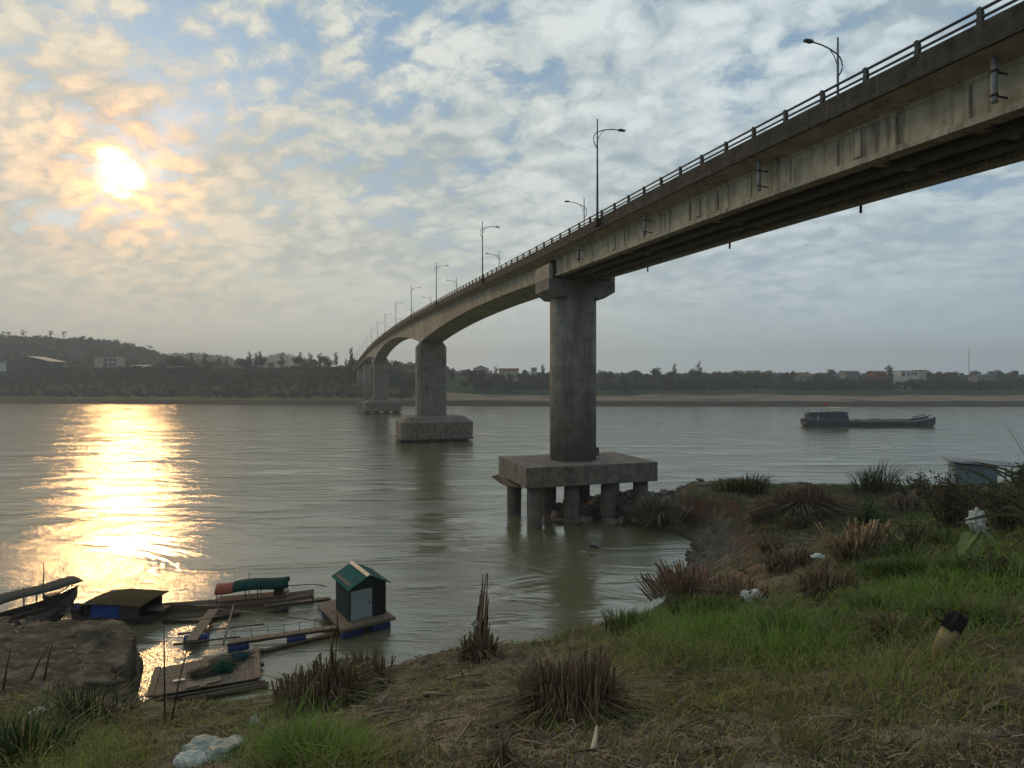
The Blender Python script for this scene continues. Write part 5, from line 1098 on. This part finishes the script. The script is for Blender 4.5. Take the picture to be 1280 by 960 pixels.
# sticks and canes lying about
def stick(px0, py0, px1, py1, r_, m, label, group=None, lift=.02):
    a = gpt(px0, py0); b_ = gpt(px1, py1)
    if (b_-a).length > 4.5: b_ = a+(b_-a).normalized()*2.
    mid = (a+b_)/2; mid.z = max(mid.z, float(ground(np.array([mid.x]), np.array([mid.y]))[0])); k = mid.y/F; R_ = r_*k
    pts = [a-mid+Vector((0, 0, lift)), Vector((random.uniform(-2, 2)*k, 0, lift+R_)), b_-mid+Vector((0, 0, lift+R_))]
    mb = MB(); mb.tube(pts, [R_, R_*.9, R_*.6], 7); o = mb.build('fallen_stick', m); o.location = mid; return tag(o, label, 'stick', group)
for a in [((740, 947, 746, 915), 3.2, M_ridge, 'short white peeled stick standing at the foot of the biggest reed clump'), ((842, 890, 868, 874), 3.0, M_stick, 'short thick pale stick right of the biggest reed clump'), ((610, 912, 658, 903), 3.2, M_stick, 'pale cane left of the biggest reed clump'),
          ((430, 915, 505, 893), 2.4, M_stick, 'long pale cane right of the wide stubble, upper of two'), ((445, 920, 520, 900), 2.0, M_stick, 'long pale cane right of the wide stubble, lower of two'), ((380, 925, 424, 908), 2.6, M_stickd, 'brown cane at the foot of the wide reed stubble'),
          ((470, 886, 486, 872), 3.0, M_stick, 'short white stick beside the smaller stubble'), ((530, 870, 562, 873), 2.5, M_stick, 'flat pale splinter on the bare soil in the centre'), ((565, 940, 590, 905), 2.4, M_stick, 'slanting cane at bottom centre'),
          ((550, 935, 563, 955), 2.6, M_stick, 'white peeled stick at bottom centre'), ((1170, 893, 1088, 860), 1.3, M_stick, 'long thin bent twig below the bamboo stump'), ((1006, 903, 1080, 907), 1.8, M_stick, 'pale straight cane on the grass at lower right'),
          ((1233, 888, 1264, 878), 2.4, M_stick, 'short tan cane near the right edge'), ((880, 752, 1000, 722), 2.0, M_stickd, 'long dark branch lying from reddish stubble to the root mound'), ((925, 712, 950, 748), 2.0, M_stickd, 'dark slanting stick leaning beside the white bag'),
          ((640, 905, 670, 935), 2.2, M_stickd, 'brown cane crossing in front of the biggest reed clump'), ((760, 900, 700, 925), 2.2, M_stickd, 'bent brown cane in front of the biggest reed clump'), ((560, 850, 610, 846), 2.2, M_stick, 'thin pale cane on the bare soil below the tall dead stalks'),
          ((1052, 700, 1066, 672), 2.0, M_stick, 'tan stalk leaning on the straw heap'), ((1150, 690, 1118, 640), 1.6, M_stickd, 'dark dead twig slanting in the green shrub'), ((735, 870, 730, 800), 2.6, M_stick, 'pale broken stalk upright in the biggest clump')]:
    if 'upright in' in a[3]: continue
    stick(*a[0], a[1], a[2], a[3])
rr = random.Random(3)
for i in range(60):
    px = rr.uniform(430, 900); py = rr.uniform(845, 955); an = rr.uniform(-.7, .7); ln = rr.uniform(16, 55)
    stick(px, py, px+ln*math.cos(an), py+ln*math.sin(an)*.7, rr.uniform(.8, 1.8), rr.choice([M_stick, M_stickd, M_stickd]), 'thin broken cane strewn on bare soil around the biggest reed clump', 'broken canes on the bare soil')
for i in range(26):
    px = rr.uniform(900, 1270); py = rr.uniform(760, 955); an = rr.uniform(-.9, .9); ln = rr.uniform(14, 45)
    stick(px, py, px+ln*math.cos(an), py+ln*math.sin(an)*.7, rr.uniform(.7, 1.4), rr.choice([M_stick, M_stickd]), 'thin twig in the sparse grass at lower right', 'twigs in the sparse grass')
# bare thin stems at left in front of the water
for i, (px, py, tx, ty, l_) in enumerate(((206, 905, 205, 786, 'tall straight bare stem in front of the raft'), (214, 900, 234, 812, 'bent bare stem right of the tall straight one'), (4, 862, 14, 808, 'thin dark twig at the left edge of the ledge'), (38, 850, 62, 806, 'slanting twig on the mud ledge, left one'), (55, 850, 66, 803, 'slanting twig on the mud ledge, right one'))):
    a = gpt(px, py); k = a.y/F; o = empty('bare_stem', a, 0, l_, 'stem')
    MB().tube([(0, 0, -.05), ((tx-px)*k*.45, 0, (py-ty)*k*.5), ((tx-px)*k, 0, (py-ty)*k)], [max(.006, 1.1*k), .9*k, .5*k], 6).build('stalk', M_stickd, o)
# ------------------------------------------------------------------ river haze
hm = bpy.data.materials.new('haze_air'); hm.use_nodes = True; hm.node_tree.nodes.clear(); q = NG(hm.node_tree)
pv = q.n('ShaderNodeVolumePrincipled'); pv.inputs['Color'].default_value = (.92, .97, 1.0, 1); pv.inputs['Density'].default_value = .00046; pv.inputs['Anisotropy'].default_value = .2
q.link(pv.outputs[0], q.n('ShaderNodeOutputMaterial').inputs['Volume'])
bb = MB(); bb.box((0, 1000, 70), (4800, 2500, 150)); hz_ = tag(bb.build('haze', hm), kind='stuff')
